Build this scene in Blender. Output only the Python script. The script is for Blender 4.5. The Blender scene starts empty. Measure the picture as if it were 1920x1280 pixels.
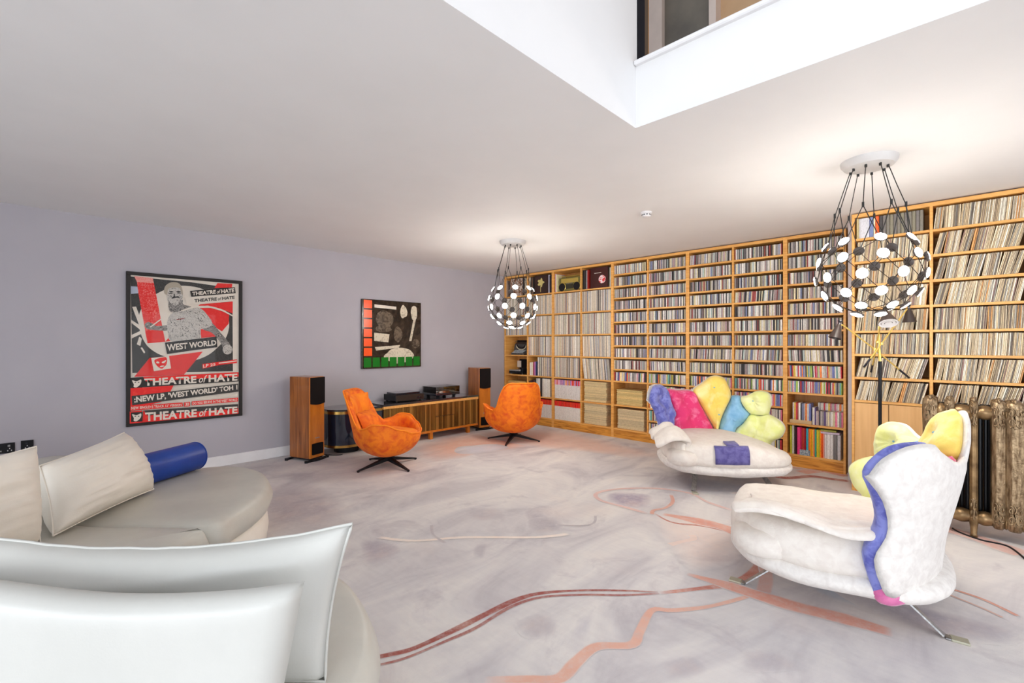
import bpy, bmesh, math, random
from mathutils import Vector, Matrix, noise
R = random.Random(7)
PI = math.pi
sc = bpy.context.scene
COL = sc.collection

# ------------------------------------------------------------------ camera
F, HY, CX, CAMH = 864.46, 644.18, 960.0, 1.375          # focal length and horizon in pixels of a 1920x1280 frame
YAW = math.radians(44.19)
SN, CS = math.sin(YAW), math.cos(YAW)
YA, XB, XR, HC = 5.954, 5.909, 5.33, 2.598               # lilac wall, fronts of the two runs of bookcases, ceiling
VX, VY = 2.364, 1.321                                    # corner of the stair void
cam = bpy.data.objects.new('camera', bpy.data.cameras.new('camera'))
COL.objects.link(cam)
cam.location = (0, 0, CAMH)
cam.rotation_euler = (PI / 2, 0, YAW - PI / 2)
cam.data.sensor_width = 36
cam.data.lens = F / 1920 * 36
cam.data.shift_y = (HY - 640) / 1920
cam.data.clip_start = 0.05
sc.camera = cam

# ------------------------------------------------------------------ world, lights, exposure
w = bpy.data.worlds.new('world'); sc.world = w; w.use_nodes = True
bg = w.node_tree.nodes['Background']
bg.inputs[0].default_value = (0.80, 0.88, 1.0, 1); bg.inputs[1].default_value = 1.0
def area(name, loc, rot, sx, sy, power, col):
    l = bpy.data.lights.new(name, 'AREA'); l.shape = 'RECTANGLE'; l.size = sx; l.size_y = sy
    l.energy = power; l.color = col
    o = bpy.data.objects.new(name, l); o.location = loc; o.rotation_euler = rot; COL.objects.link(o)
area('window_daylight', (-4.95, -.3, 1.25), (0, -PI / 2, 0), 2.2, 7.8, 300, (0.88, 0.94, 1.0))
area('garden_daylight', (0.6, -5.85, 1.25), (PI / 2, 0, 0), 7.0, 2.2, 185, (0.93, 0.96, 1.0))
area('void_fill_light', (-0.4, -1.2, 5.15), (0, 0, 0), 3.2, 3.2, 12, (1.0, 0.96, 0.92))  # unseen overhead light, added to brighten the stair void
vs = sc.view_settings
vs.view_transform = 'Standard'; vs.look = 'None'; vs.gamma = 1; vs.exposure = 0.40; vs.use_curve_mapping = False
sc.cycles.max_bounces = 10; sc.cycles.diffuse_bounces = 6; sc.cycles.transparent_max_bounces = 8
sc.cycles.sample_clamp_indirect = 6
sc.cycles.use_denoising = True

# ------------------------------------------------------------------ measuring helpers (photo tracing -> metres in the room)
def ray(d, t, z): return Vector((d * (t * SN + CS), d * (SN - t * CS), z))
def gz(px, py, z=0.0): return ray(F * (z - CAMH) / (HY - py), (px - CX) / F, z)
def onY(px, py, Y):
    t = (px - CX) / F; d = Y / (SN - t * CS); return ray(d, t, CAMH + (HY - py) * d / F)
def onX(px, py, X):
    t = (px - CX) / F; d = X / (t * SN + CS); return ray(d, t, CAMH + (HY - py) * d / F)
def atd(px, py, d): return ray(d, (px - CX) / F, CAMH + (HY - py) * d / F)
def rd(r, d, z=0.0): return Vector((r * SN + d * CS, -r * CS + d * SN, z))

# ------------------------------------------------------------------ materials
MATS = {}
def lin(c): return tuple((v / 12.92 if v <= .04045 else ((v + .055) / 1.055) ** 2.4) for v in c)
def hexc(r, g, b): return lin((r / 255, g / 255, b / 255))
def new_mat(name):
    m = bpy.data.materials.new(name); m.use_nodes = True; MATS[name] = m
    nt = m.node_tree; p = nt.nodes['Principled BSDF']
    return m, nt, p
def nd(nt, typ, **kw):
    n = nt.nodes.new(typ)
    for k, v in kw.items(): setattr(n, k, v)
    return n
def mixc(nt, fac, a, b, mode='MIX'):
    n = nd(nt, 'ShaderNodeMix', data_type='RGBA', blend_type=mode)
    for sock, v in ((n.inputs[0], fac), (n.inputs[6], a), (n.inputs[7], b)):
        if isinstance(v, bpy.types.NodeSocket): nt.links.new(v, sock)
        elif isinstance(v, (int, float)): sock.default_value = v
        else: sock.default_value = (*v[:3], 1)
    return n.outputs[2]
def ramp(nt, fac, stops):
    n = nd(nt, 'ShaderNodeValToRGB'); e = n.color_ramp.elements
    while len(e) < len(stops): e.new(0.5)
    for el, (p, c) in zip(e, stops):
        el.position = p; el.color = (c, c, c, 1) if isinstance(c, (int, float)) else (*c[:3], 1)
    nt.links.new(fac, n.inputs[0]); return n.outputs[0]
def coords(nt, scale=(1, 1, 1), kind='Object', rot=(0, 0, 0)):
    t = nd(nt, 'ShaderNodeTexCoord'); m = nd(nt, 'ShaderNodeMapping')
    m.inputs['Scale'].default_value = scale; m.inputs['Rotation'].default_value = rot
    if kind == 'World':
        g = nd(nt, 'ShaderNodeNewGeometry'); nt.links.new(g.outputs['Position'], m.inputs[0])
    else: nt.links.new(t.outputs[kind], m.inputs[0])
    return m.outputs[0]
def noi(nt, vec, scale, detail=4, rough=.55, dist=0):
    n = nd(nt, 'ShaderNodeTexNoise'); n.inputs['Scale'].default_value = scale
    n.inputs['Detail'].default_value = detail; n.inputs['Roughness'].default_value = rough
    n.inputs['Distortion'].default_value = dist
    nt.links.new(vec, n.inputs['Vector']); return n.outputs['Fac']
def bump(nt, p, h, strength=.3, dist=.01):
    b = nd(nt, 'ShaderNodeBump'); b.inputs['Strength'].default_value = strength; b.inputs['Distance'].default_value = dist
    nt.links.new(h, b.inputs['Height']); nt.links.new(b.outputs[0], p.inputs['Normal'])
def M(name, col, rough=.5, metal=0, col2=None, scale=(8, 8, 8), var=(.35, .65), bmp=0, bscale=60, bdist=.004,
      sheen=0, coat=0, kind='Object', dist=0, emit=None, es=0, detail=4):
    m, nt, p = new_mat(name)
    p.inputs['Base Color'].default_value = (*col, 1); p.inputs['Roughness'].default_value = rough
    p.inputs['Metallic'].default_value = metal
    v = coords(nt, scale, kind)
    n = noi(nt, v, 1, detail, dist=dist)
    c2 = col2 or tuple(x * .93 for x in col)
    nt.links.new(mixc(nt, ramp(nt, n, [(var[0], 0.0), (var[1], 1.0)]), col, c2), p.inputs['Base Color'])
    if bmp: bump(nt, p, noi(nt, coords(nt, (1, 1, 1), kind), bscale, 5), bmp, bdist)
    if sheen: p.inputs['Sheen Weight'].default_value = sheen; p.inputs['Sheen Roughness'].default_value = .4
    if coat: p.inputs['Coat Weight'].default_value = coat; p.inputs['Coat Roughness'].default_value = .06
    if emit: p.inputs['Emission Color'].default_value = (*emit, 1); p.inputs['Emission Strength'].default_value = es
    return m
WALLP = M('lilac_grey_paint', hexc(177, 173, 179), .8, col2=hexc(173, 169, 176), scale=(2, 2, 2), bmp=.05, bscale=250)
WHITE = M('white_paint', hexc(228, 227, 226), .75, col2=hexc(225, 224, 223), scale=(2, 2, 2), bmp=.04, bscale=250)
TRIMW = M('white_satin_paint', hexc(232, 230, 230), .4)
HALLT = M('tan_paint', hexc(196, 160, 122), .8)
HALLP = M('pale_pink_paint', hexc(214, 196, 184), .6)
HALLG = M('grey_stone_tile', hexc(120, 112, 100), .5, col2=hexc(98, 92, 84), scale=(3, 3, 3))
OAK = M('oak', hexc(234, 178, 98), .45, col2=hexc(208, 142, 64), scale=(4, 4, 60), var=(.3, .75), dist=.6, bmp=.08)
OAKH = M('oak_horizontal', hexc(234, 180, 102), .45, col2=hexc(208, 144, 66), scale=(40, 2.2, 40), var=(.3, .75), dist=.6)
OAKP = M('oak_plinth', hexc(220, 154, 62), .42, col2=hexc(168, 102, 30), scale=(14, 2.0, 24), var=(.38, .62), dist=1.6)
OAKB = M('oak_back', hexc(205, 150, 84), .6, col2=hexc(178, 122, 62), scale=(6, 30, 2), var=(.3, .75))
OAKL = M('pale_oak_door', hexc(226, 178, 118), .5, col2=hexc(210, 158, 98), scale=(20, 30, 1.6), var=(.3, .75))
WALN = M('walnut_veneer', hexc(176, 104, 44), .3, col2=hexc(112, 58, 20), scale=(26, 26, 1.6), var=(.3, .7), dist=.8, coat=.3)
WALF = M('cherry_front', hexc(214, 128, 34), .3, col2=hexc(180, 96, 20), scale=(12, 12, 2), var=(.3, .7), dist=.5, coat=.3)
BLACK = M('black_plastic', (.012, .012, .014), .4)
BLACKG = M('gloss_black', (.010, .012, .02), .08, coat=.6)
BLUEBLK = M('blue_black_lacquer', (.006, .013, .03), .12, coat=.8)
GRILLE = M('speaker_cloth', (.010, .007, .007), .95, bmp=.3, bscale=600)
BRASS = M('brass', hexc(205, 165, 90), .25, 1)
BRASSP = M('polished_brass', hexc(240, 208, 110), .3, .55)
BRONZE = M('fluted_bronze', hexc(158, 118, 58), .32, .75, col2=hexc(110, 78, 34), scale=(10, 10, 2))
STEEL = M('brushed_steel', hexc(185, 185, 185), .28, 1, col2=hexc(150, 150, 150), scale=(60, 60, 3))
PAD = M('foot_pad', hexc(190, 188, 168), .5, .6)
IRON = M('bronzed_cast_iron', hexc(168, 144, 112), .36, .7, col2=hexc(104, 82, 58), scale=(60, 60, 14), var=(.38, .66), bmp=.5, bscale=46, bdist=.006)
IRONP = M('worn_bronzed_iron', hexc(168, 138, 98), .36, .7, col2=hexc(110, 86, 58), scale=(9, 9, 9), bmp=.25, bscale=60)
IRONB = M('black_iron_tube', (.02, .02, .022), .3, .5)
LEATH = M('white_leather', hexc(198, 197, 191), .42, col2=hexc(192, 191, 185), scale=(3, 3, 3), bmp=.10, bscale=160)
LEATHC = M('cream_leather', hexc(238, 231, 219), .45, col2=hexc(230, 222, 210), scale=(4, 4, 4), bmp=.12, bscale=150)
LEATHG = M('grey_leather', hexc(200, 197, 187), .42, col2=hexc(190, 187, 178), scale=(4, 4, 4), bmp=.12, bscale=150)
LEATHB = M('blue_leather', hexc(14, 64, 158), .4, col2=hexc(12, 56, 142), scale=(5, 5, 5), bmp=.1, bscale=150)
def velvet(name, a, b, sc_=9, var=(.36, .64), sheen=.35, bs=26):
    return M(name, a, .72, col2=b, scale=(sc_,) * 3, var=var, dist=.5, sheen=sheen, bmp=.30, bscale=bs, bdist=.012, detail=7)
ORANGE = velvet('orange_velvet', hexc(252, 140, 6), hexc(238, 98, 4), 9, (.42, .74), .03)
ORANGED = velvet('deep_orange_velvet', hexc(248, 128, 4), hexc(218, 72, 4), 13, (.42, .72), .03)
FELT = velvet('white_chenille', hexc(230, 225, 219), hexc(214, 207, 201), 24, (.38, .7), .2, 60)
FELTS = velvet('cream_chenille', hexc(232, 225, 216), hexc(221, 211, 202), 18, (.38, .7), .2, 70)
LILAC = velvet('lilac_velvet', hexc(128, 134, 202), hexc(88, 92, 172), 16, (.42, .6))
PURPLE = velvet('purple_velvet', hexc(104, 98, 158), hexc(76, 70, 132), 16, (.42, .6))
MAGENT = velvet('magenta_velvet', hexc(220, 46, 110), hexc(238, 130, 168), 11, (.52, .72))
YELLOW = velvet('yellow_velvet', hexc(240, 210, 100), hexc(246, 232, 170), 7, (.46, .74))
SKYBL = velvet('sky_blue_velvet', hexc(142, 190, 222), hexc(110, 164, 204), 11, (.4, .66))
LIME = velvet('pale_lime_velvet', hexc(226, 231, 146), hexc(235, 238, 186), 11, (.42, .7))
PINK = velvet('pink_velvet', hexc(222, 130, 170), hexc(200, 96, 150), 11)
PAPER = M('print_cream', hexc(226, 216, 202), .6)
INK = M('print_charcoal', hexc(44, 42, 40), .6, col2=hexc(88, 86, 82), scale=(150, 150, 150), var=(.5, .75))
RED = M('print_red', hexc(226, 26, 22), .6, col2=hexc(238, 60, 46), scale=(30, 30, 30), var=(.5, .8))
REDM = M('print_red_mottled', hexc(226, 24, 20), .6, col2=hexc(244, 150, 140), scale=(60, 60, 60), var=(.52, .66), dist=2)
PINKP = M('print_pink', hexc(240, 178, 168), .6, col2=hexc(230, 110, 100), scale=(90, 90, 90), dist=2)
SKETCH = M('print_sketch', hexc(198, 192, 184), .6, col2=hexc(50, 48, 46), scale=(60, 30, 60), var=(.56, .62), dist=2.5)
SKETCHD = M('print_sketch_dark', hexc(170, 164, 158), .6, col2=hexc(40, 38, 36), scale=(60, 30, 90), var=(.46, .56), dist=2.5)
INKD = M('print_black', hexc(30, 26, 24), .6)
def glass(name, col=(1, 1, 1), rough=0.0, ior=1.45):
    m, nt, p = new_mat(name)
    out = nt.nodes['Material Output']; nt.nodes.remove(p)
    tr = nd(nt, 'ShaderNodeBsdfTransparent'); gl = nd(nt, 'ShaderNodeBsdfGlossy'); fr = nd(nt, 'ShaderNodeFresnel'); mx = nd(nt, 'ShaderNodeMixShader')
    gl.inputs['Roughness'].default_value = rough; tr.inputs[0].default_value = (*col, 1); fr.inputs[0].default_value = ior
    nt.links.new(fr.outputs[0], mx.inputs[0]); nt.links.new(tr.outputs[0], mx.inputs[1]); nt.links.new(gl.outputs[0], mx.inputs[2]); nt.links.new(mx.outputs[0], out.inputs[0])
    return m
GLASS = glass('clear_glass'); PICGL = glass('non_reflecting_picture_glass', ior=1.12); ACRYL = glass('clear_acrylic', (.93, .93, .93), .02)
def lamp_mat():
    m, nt, p = new_mat('lit_lens')
    p.inputs['Base Color'].default_value = (1, 1, 1, 1)
    p.inputs['Emission Color'].default_value = (1, .94, .85, 1); p.inputs['Emission Strength'].default_value = 72
    return m
LIT = lamp_mat()
DISCB = M('dark_grey_disc', hexc(92, 84, 80), .4)
CANOPY = M('grey_canopy', hexc(204, 202, 200), .35)
WIRE = M('black_wire', (.01, .01, .01), .5)
CAGE = M('dark_wire', hexc(70, 60, 50), .4, .6)
def spine_mat(name, src):
    m, nt, p = new_mat(name)
    if src == 'obj': c = nd(nt, 'ShaderNodeObjectInfo').outputs['Color']
    else:
        a = nd(nt, 'ShaderNodeAttribute'); a.attribute_name = 'Col'; c = a.outputs['Color']
    v = coords(nt, (60, 260, 46), 'World')
    n = ramp(nt, noi(nt, v, 1, 3, .6), [(.40, (1.0, 1.0, 1.0)), (.56, (.96, .95, .94)), (.66, (.62, .60, .58))])
    nt.links.new(mixc(nt, 1.0, c, n, 'MULTIPLY'), p.inputs['Base Color'])
    p.inputs['Roughness'].default_value = .5
    return m
for m_ in (GRILLE, BLACK): m_.node_tree.nodes['Principled BSDF'].inputs['Specular IOR Level'].default_value = .2
SPINE = spine_mat('printed_spine', 'obj'); SPINES = spine_mat('printed_spines', 'attr')

# ------------------------------------------------------------------ mesh helpers
class B:
    """collects shapes in a bmesh and links them as one mesh object"""
    def __init__(s): s.bm = bmesh.new()
    def box(s, a, b, bev=0, mx=None, seg=1):
        t = bmesh.new()
        bmesh.ops.create_cube(t, size=1)
        a, b = Vector(a), Vector(b); c = (a + b) / 2; d = b - a
        for v in t.verts: v.co = Vector((v.co.x * d.x, v.co.y * d.y, v.co.z * d.z)) + c
        if bev: bmesh.ops.bevel(t, geom=t.edges[:], offset=bev, segments=seg, profile=.7, affect='EDGES')
        return s._join(t, mx)
    def _join(s, t, mx=None):
        if mx is not None: bmesh.ops.transform(t, matrix=mx, verts=t.verts)
        vm = [s.bm.verts.new(v.co) for v in t.verts]
        t.verts.index_update()
        for f in t.faces:
            try: s.bm.faces.new([vm[v.index] for v in f.verts])
            except ValueError: pass
        t.free(); return s
    def prism(s, pts, z0, z1, mx=None, bev=0, seg=2):
        t = bmesh.new()
        lo = [t.verts.new((x, y, z0)) for x, y in pts]; hi = [t.verts.new((x, y, z1)) for x, y in pts]
        n = len(pts)
        t.faces.new(list(reversed(lo))); t.faces.new(hi)
        for i in range(n): t.faces.new((lo[i], lo[(i + 1) % n], hi[(i + 1) % n], hi[i]))
        bmesh.ops.recalc_face_normals(t, faces=t.faces)
        if bev:
            es = [e for e in t.edges if abs(e.verts[0].co.z - e.verts[1].co.z) < 1e-6]
            bmesh.ops.bevel(t, geom=es, offset=bev, segments=seg, profile=.5, affect='EDGES')
        return s._join(t, mx)
    def lathe(s, prof, n=32, mx=None, a0=0, a1=2 * PI):
        t = bmesh.new(); full = abs(a1 - a0 - 2 * PI) < 1e-6
        m = n if full else n + 1
        rings = []
        for r, z in prof:
            if r < 1e-6: rings.append([t.verts.new((0, 0, z))])
            else: rings.append([t.verts.new((r * math.cos(a0 + (a1 - a0) * i / n), r * math.sin(a0 + (a1 - a0) * i / n), z)) for i in range(m)])
        for A, Bq in zip(rings, rings[1:]):
            for i in range(n):
                j = (i + 1) % m
                q = [A[i % len(A)], A[j % len(A)], Bq[j % len(Bq)], Bq[i % len(Bq)]]
                u = []
                for v in q:
                    if v not in u: u.append(v)
                if len(u) > 2:
                    try: t.faces.new(u)
                    except ValueError: pass
        bmesh.ops.recalc_face_normals(t, faces=t.faces)
        return s._join(t, mx)
    def tube(s, pts, r, n=8, taper=None):
        pts = [Vector(p) for p in pts]; t = bmesh.new(); rings = []
        up = Vector((0, 0, 1)); prev = None
        for i, p in enumerate(pts):
            d = (pts[min(i + 1, len(pts) - 1)] - pts[max(i - 1, 0)]).normalized()
            if prev is None:
                x = d.cross(up if abs(d.z) < .95 else Vector((1, 0, 0))).normalized()
            else: x = (prev - d * prev.dot(d)).normalized()
            prev = x; y = d.cross(x)
            rr = r if taper is None else r + (taper - r) * i / (len(pts) - 1)
            rings.append([t.verts.new(p + (x * math.cos(2 * PI * k / n) + y * math.sin(2 * PI * k / n)) * rr) for k in range(n)])
        for A, Bq in zip(rings, rings[1:]):
            for k in range(n): t.faces.new((A[k], A[(k + 1) % n], Bq[(k + 1) % n], Bq[k]))
        t.faces.new(list(reversed(rings[0]))); t.faces.new(rings[-1])
        bmesh.ops.recalc_face_normals(t, faces=t.faces)
        return s._join(t)
    def bar(s, p, q, wd, th, wdir=None, bev=0):
        """a flat bar from p to q, wd wide along wdir, th thick"""
        p, q = Vector(p), Vector(q); d = (q - p); L = d.length; d.normalize()
        x = Vector(wdir).normalized() if wdir is not None else d.cross(Vector((0, 0, 1))).normalized()
        x = (x - d * x.dot(d)).normalized(); y = d.cross(x)
        mx = Matrix((x.to_4d(), y.to_4d(), d.to_4d(), (0, 0, 0, 1))).transposed()
        for i in range(3): mx[3][i] = 0
        mx.translation = p
        return s.box((-wd / 2, -th / 2, 0), (wd / 2, th / 2, L), bev, mx)
    def grid(s, rows, closed_u=False, closed_v=False):
        V = [[s.bm.verts.new(p) for p in row] for row in rows]
        nr, nc = len(V), len(V[0])
        for i in range(nr if closed_v else nr - 1):
            for j in range(nc if closed_u else nc - 1):
                q = (V[i][j], V[i][(j + 1) % nc], V[(i + 1) % nr][(j + 1) % nc], V[(i + 1) % nr][j])
                try: s.bm.faces.new(q)
                except ValueError: pass
        return V
    def build(s, name, mat, parent=None, smooth=False, world=False, kind=None, label=None, weld=True, recalc=True, ang=35):
        if weld: bmesh.ops.remove_doubles(s.bm, verts=s.bm.verts, dist=1e-5)
        if recalc: bmesh.ops.recalc_face_normals(s.bm, faces=s.bm.faces)
        me = bpy.data.meshes.new(name); s.bm.to_mesh(me); s.bm.free()
        if mat is not None: me.materials.append(mat)
        if smooth:
            for p in me.polygons: p.use_smooth = True
            if ang < 180: me.set_sharp_from_angle(angle=math.radians(ang))
        return obj(name, me, parent, world, kind, label)
def obj(name, me, parent=None, world=False, kind=None, label=None):
    o = bpy.data.objects.new(name, me); COL.objects.link(o)
    if parent is not None:
        o.parent = parent
        if world: o.matrix_parent_inverse = basis(parent).inverted()
    if kind: o['kind'] = kind
    if label: o['label'] = label
    return o
def basis(o):
    m = Matrix.LocRotScale(o.location, o.rotation_euler, o.scale)
    return (basis(o.parent) @ o.matrix_parent_inverse @ m) if o.parent else m
def tag(o, label, cat, group=None):
    o['label'] = label; o['category'] = cat
    if group: o['group'] = group
    return o
def thing(name, label, cat, loc=(0, 0, 0), rz=0, group=None):
    o = bpy.data.objects.new(name, None); COL.objects.link(o)
    o.location = loc; o.rotation_euler = (0, 0, rz); o.empty_display_size = .1
    return tag(o, label, cat, group)
def kids(o): return [c for c in COL.objects if c.parent == o]
def dup(root, loc, rz, label, group=None):
    r = root.copy(); COL.objects.link(r); r.location = loc; r.rotation_euler = (0, 0, rz); r['label'] = label
    if group: r['group'] = group
    for ch in kids(root):
        c = ch.copy(); COL.objects.link(c); c.parent = r
        for g in kids(ch):
            d = g.copy(); COL.objects.link(d); d.parent = c
    return r
def struct(o): o['kind'] = 'structure'; return o
def subsurf(o, n=1):
    m = o.modifiers.new('subdivision', 'SUBSURF'); m.levels = n; m.render_levels = n; return o
def smooth_poly(pts, n, closed=True):
    """Catmull-Rom resample"""
    P = [Vector(p) for p in pts]; m = len(P); out = []; segs = m if closed else m - 1
    for i in range(n):
        f = i / (n if closed else n - 1) * segs; k = min(int(f), segs - 1); t = f - k
        g = (lambda q: P[q % m]) if closed else (lambda q: P[max(0, min(m - 1, q))])
        a, b, c, d = g(k - 1), g(k), g(k + 1), g(k + 2)
        out.append(.5 * ((2 * b) + (c - a) * t + (2 * a - 5 * b + 4 * c - d) * t * t + (3 * b - a - 3 * c + d) * t ** 3))
    return out
def interp(x, tab):
    for (a, va), (b, vb) in zip(tab, tab[1:]):
        if x <= b:
            t = max(0, (x - a) / (b - a)); t = t * t * (3 - 2 * t); return va + (vb - va) * t
    return tab[-1][1]
# ------------------------------------------------------------------ room shell
X0, Y0, X1 = -4.6, -5.5, 6.28
def carpet_mat():
    m, nt, p = new_mat('marbled_carpet')
    v = coords(nt, (1, 1, 1), 'World', (0, 0, .5)); vs_ = coords(nt, (.8, 1.9, 1), 'World', (0, 0, .75))
    n1 = noi(nt, vs_, 1.1, 6, .6, 1.0); n2 = noi(nt, v, 2.3, 6, .62, .8); n3 = noi(nt, coords(nt, (30, 6, 1), 'World', (0, 0, .9)), 1, 3)
    c = ramp(nt, n1, [(.30, hexc(180, 174, 178)), (.46, hexc(206, 201, 201)), (.62, hexc(222, 217, 213)), (.80, hexc(200, 195, 198))])
    c = mixc(nt, ramp(nt, n2, [(.55, 0.0), (.72, .6)]), c, hexc(168, 158, 166))
    c = mixc(nt, ramp(nt, noi(nt, v, .9, 3), [(.58, 0.0), (.72, .35)]), c, hexc(226, 208, 198))
    c = mixc(nt, ramp(nt, n3, [(.35, .07), (.6, 0.0)]), c, hexc(150, 140, 148))
    a = nd(nt, 'ShaderNodeAttribute'); a.attribute_name = 'Pile'        # rgb = yarn colour of the inlaid motif, alpha = how much of it
    n4 = ramp(nt, noi(nt, v, 26, 5, .7), [(.3, .66), (.55, 1.0)])
    mul = nd(nt, 'ShaderNodeMath', operation='MULTIPLY'); nt.links.new(a.outputs['Alpha'], mul.inputs[0]); nt.links.new(n4, mul.inputs[1])
    yarn = mixc(nt, ramp(nt, noi(nt, v, 5, 4, .6), [(.46, 0.0), (.66, .28)]), a.outputs['Color'], hexc(236, 206, 186))
    c = mixc(nt, mul.outputs[0], c, yarn)
    nt.links.new(c, p.inputs['Base Color']); p.inputs['Roughness'].default_value = .95
    p.inputs['Sheen Weight'].default_value = .04
    bump(nt, p, noi(nt, v, 420, 2), .25, .004)
    return m
CARPET = carpet_mat()
def pile_attr(me, vals):
    at = me.attributes.new('Pile', 'FLOAT_COLOR', 'POINT')
    at.data.foreach_set('color', [x for c in vals for x in c])
b = B(); b.box((X0, Y0, -.1), (X1, YA + .3, 0)); floor = struct(b.build('floor', CARPET))
pile_attr(floor.data, [(0, 0, 0, 0)] * len(floor.data.vertices))
def cp(x, y): return (680 + x / 1.5484, 860 + y / 1.5484)
ZL = [0.0004]
def ribbon(pts, wid, col, fade=.9, n=60, ends=(.06, .06)):
    """inlaid stripe of coloured pile; pts traced on the photo, wid = half width in metres along it"""
    W = [gz(*p) for p in pts]; W = smooth_poly(W, n, False); vv, cc, ff = [], [], []
    ZL[0] += .00005
    for i, p in enumerate(W):
        f = i / (n - 1)
        d = (W[min(i + 1, n - 1)] - W[max(i - 1, 0)]).normalized(); s_ = Vector((-d.y, d.x, 0))
        h = wid if isinstance(wid, (int, float)) else interp(f, wid)
        h *= 1 + .25 * noise.noise(p * 5)
        e = min(1, f / max(ends[0], 1e-3), (1 - f) / max(ends[1], 1e-3))
        for u, al in ((-1, 0), (-.72, 1), (.72, 1), (1, 0)):
            q = p + s_ * h * u; vv.append((q.x, q.y, ZL[0])); cc.append((*col, al * fade * e))
    for i in range(n - 1):
        for k in range(3): ff.append((i * 4 + k, i * 4 + k + 1, i * 4 + k + 5, i * 4 + k + 4))
    me = bpy.data.meshes.new('carpet_stripe'); me.from_pydata(vv, [], ff); me.materials.append(CARPET); pile_attr(me, cc)
    obj('carpet_stripe', me, floor)
def patch(pts, col, fade=.8, inner=.45):
    W = smooth_poly([gz(*p) for p in pts], 40); c = sum(W, Vector()) / len(W); vv, cc, ff = [(c.x, c.y, 0)], [(*col, fade)], []
    ZL[0] += .00005
    for k, (s_, al) in enumerate(((inner, 1), (.75, .55), (1, 0))):
        for p in W:
            q = c + (p - c) * (s_ * (1 + .12 * noise.noise(p * 4 + Vector((0, 0, k))))); vv.append((q.x, q.y, 0)); cc.append((*col, al * fade))
    vv = [(x, y, ZL[0]) for x, y, z in vv]
    for i in range(40):
        j = (i + 1) % 40; ff.append((0, 1 + i, 1 + j))
        for k in range(2): ff.append((1 + 40 * k + i, 1 + 40 * k + 40 + i, 1 + 40 * k + 40 + j, 1 + 40 * k + j))
    me = bpy.data.meshes.new('carpet_patch'); me.from_pydata(vv, [], ff); me.materials.append(CARPET); pile_attr(me, cc)
    obj('carpet_patch', me, floor)
for q_ in (((300, 150), (380, 140), (420, 170), (330, 180)), ((330, 250), (360, 245), (350, 290), (320, 280)), ((480, 160), (530, 160), (540, 200), (490, 196)), ((880, 590), (960, 570), (1000, 620), (900, 640)), ((1100, 560), (1200, 560), (1260, 610), (1120, 620)), ((450, 470), (540, 450), (560, 510), (470, 520))): patch([cp(*k_) for k_ in q_], hexc(166, 158, 166), .5)
RUST, PEACH, SALM, CREAM, DUSK, PINKC = hexc(148, 48, 24), hexc(222, 164, 140), hexc(216, 142, 118), hexc(232, 216, 204), hexc(150, 138, 158), hexc(214, 178, 172)
patch([(770, 842), (830, 818), (900, 812), (990, 815), (1010, 830), (960, 842), (900, 850), (850, 862), (800, 862)], hexc(222, 168, 142), .85)
patch([(900, 812), (1010, 802), (1100, 815), (1230, 850), (1200, 860), (1100, 848), (1000, 838)], hexc(222, 178, 156), .7)
patch([(860, 838), (930, 832), (950, 840), (900, 850), (860, 850)], hexc(206, 204, 212), .8)
patch([(480, 920), (560, 900), (640, 930), (660, 1000), (560, 1010), (480, 990)], hexc(160, 146, 152), .55)
patch([(1480, 1075), (1600, 1090), (1700, 1140), (1660, 1150), (1550, 1120)], hexc(160, 176, 192), .6)
patch([(1560, 1100), (1700, 1130), (1900, 1180), (1900, 1210), (1750, 1190), (1640, 1150)], hexc(140, 128, 146), .6)
patch([(1280, 895), (1400, 905), (1440, 920), (1340, 930), (1260, 915)], hexc(160, 160, 172), .6)
patch([cp(x, y) for x, y in ((705, 100), (760, 96), (840, 105), (836, 140), (780, 146), (720, 130))], DUSK, .85)
patch([cp(x, y) for x, y in ((480, 175), (560, 170), (580, 200), (500, 220))], hexc(160, 152, 160), .6)
patch([cp(x, y) for x, y in ((0, 235), (90, 245), (110, 270), (30, 310), (0, 290))], hexc(158, 146, 158), .6)
patch([cp(x, y) for x, y in ((850, 165), (980, 170), (1100, 220), (1080, 300), (980, 330), (900, 280))], hexc(226, 206, 196), .6)
L = lambda *a: [cp(x, y) for x, y in a]
ribbon(L((20, 580), (80, 568), (150, 550), (260, 500), (370, 445), (450, 408), (520, 390), (640, 382), (760, 383), (872, 388)), [(0, .014), (.5, .022), (.8, .012), (1, .008)], RUST)
ribbon(L((20, 604), (120, 580), (240, 530), (330, 490), (430, 430), (520, 402), (640, 395), (760, 396), (872, 390)), [(0, .008), (.5, .012), (1, .01)], RUST, .85)
ribbon(L((860, 390), (950, 380), (1060, 365), (1120, 340), (1155, 300), (1140, 260), (1100, 225), (1000, 197), (900, 185), (845, 157)), [(0, .016), (.4, .035), (.7, .022), (1, .01)], hexc(182, 96, 72), .85)
ribbon(L((870, 160), (950, 176), (1050, 200), (1110, 230), (1150, 262)), [(0, .03), (.4, .075), (1, .04)], SALM, .8)
ribbon(L((350, 642), (480, 640), (570, 638), (620, 590), (680, 545), (780, 540), (805, 500), (840, 440), (900, 440), (1000, 430), (1100, 405), (1160, 385)), [(0, .02), (.25, .035), (.5, .025), (1, .014)], PEACH, .85)
ribbon(L((1160, 400), (1172, 340), (1160, 285)), .04, SALM, .55)
ribbon(L((940, 334), (1050, 365), (1150, 397), (1260, 430), (1400, 465), (1540, 506)), [(0, .02), (.3, .055), (.8, .062), (1, .05)], SALM, .85)
ribbon(L((45, 228), (150, 238), (300, 228), (500, 228), (600, 218)), .020, hexc(240, 226, 214), .95)
ribbon(L((890, 250), (930, 240), (960, 232), (955, 220)), .03, hexc(232, 204, 190), .7)
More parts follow.
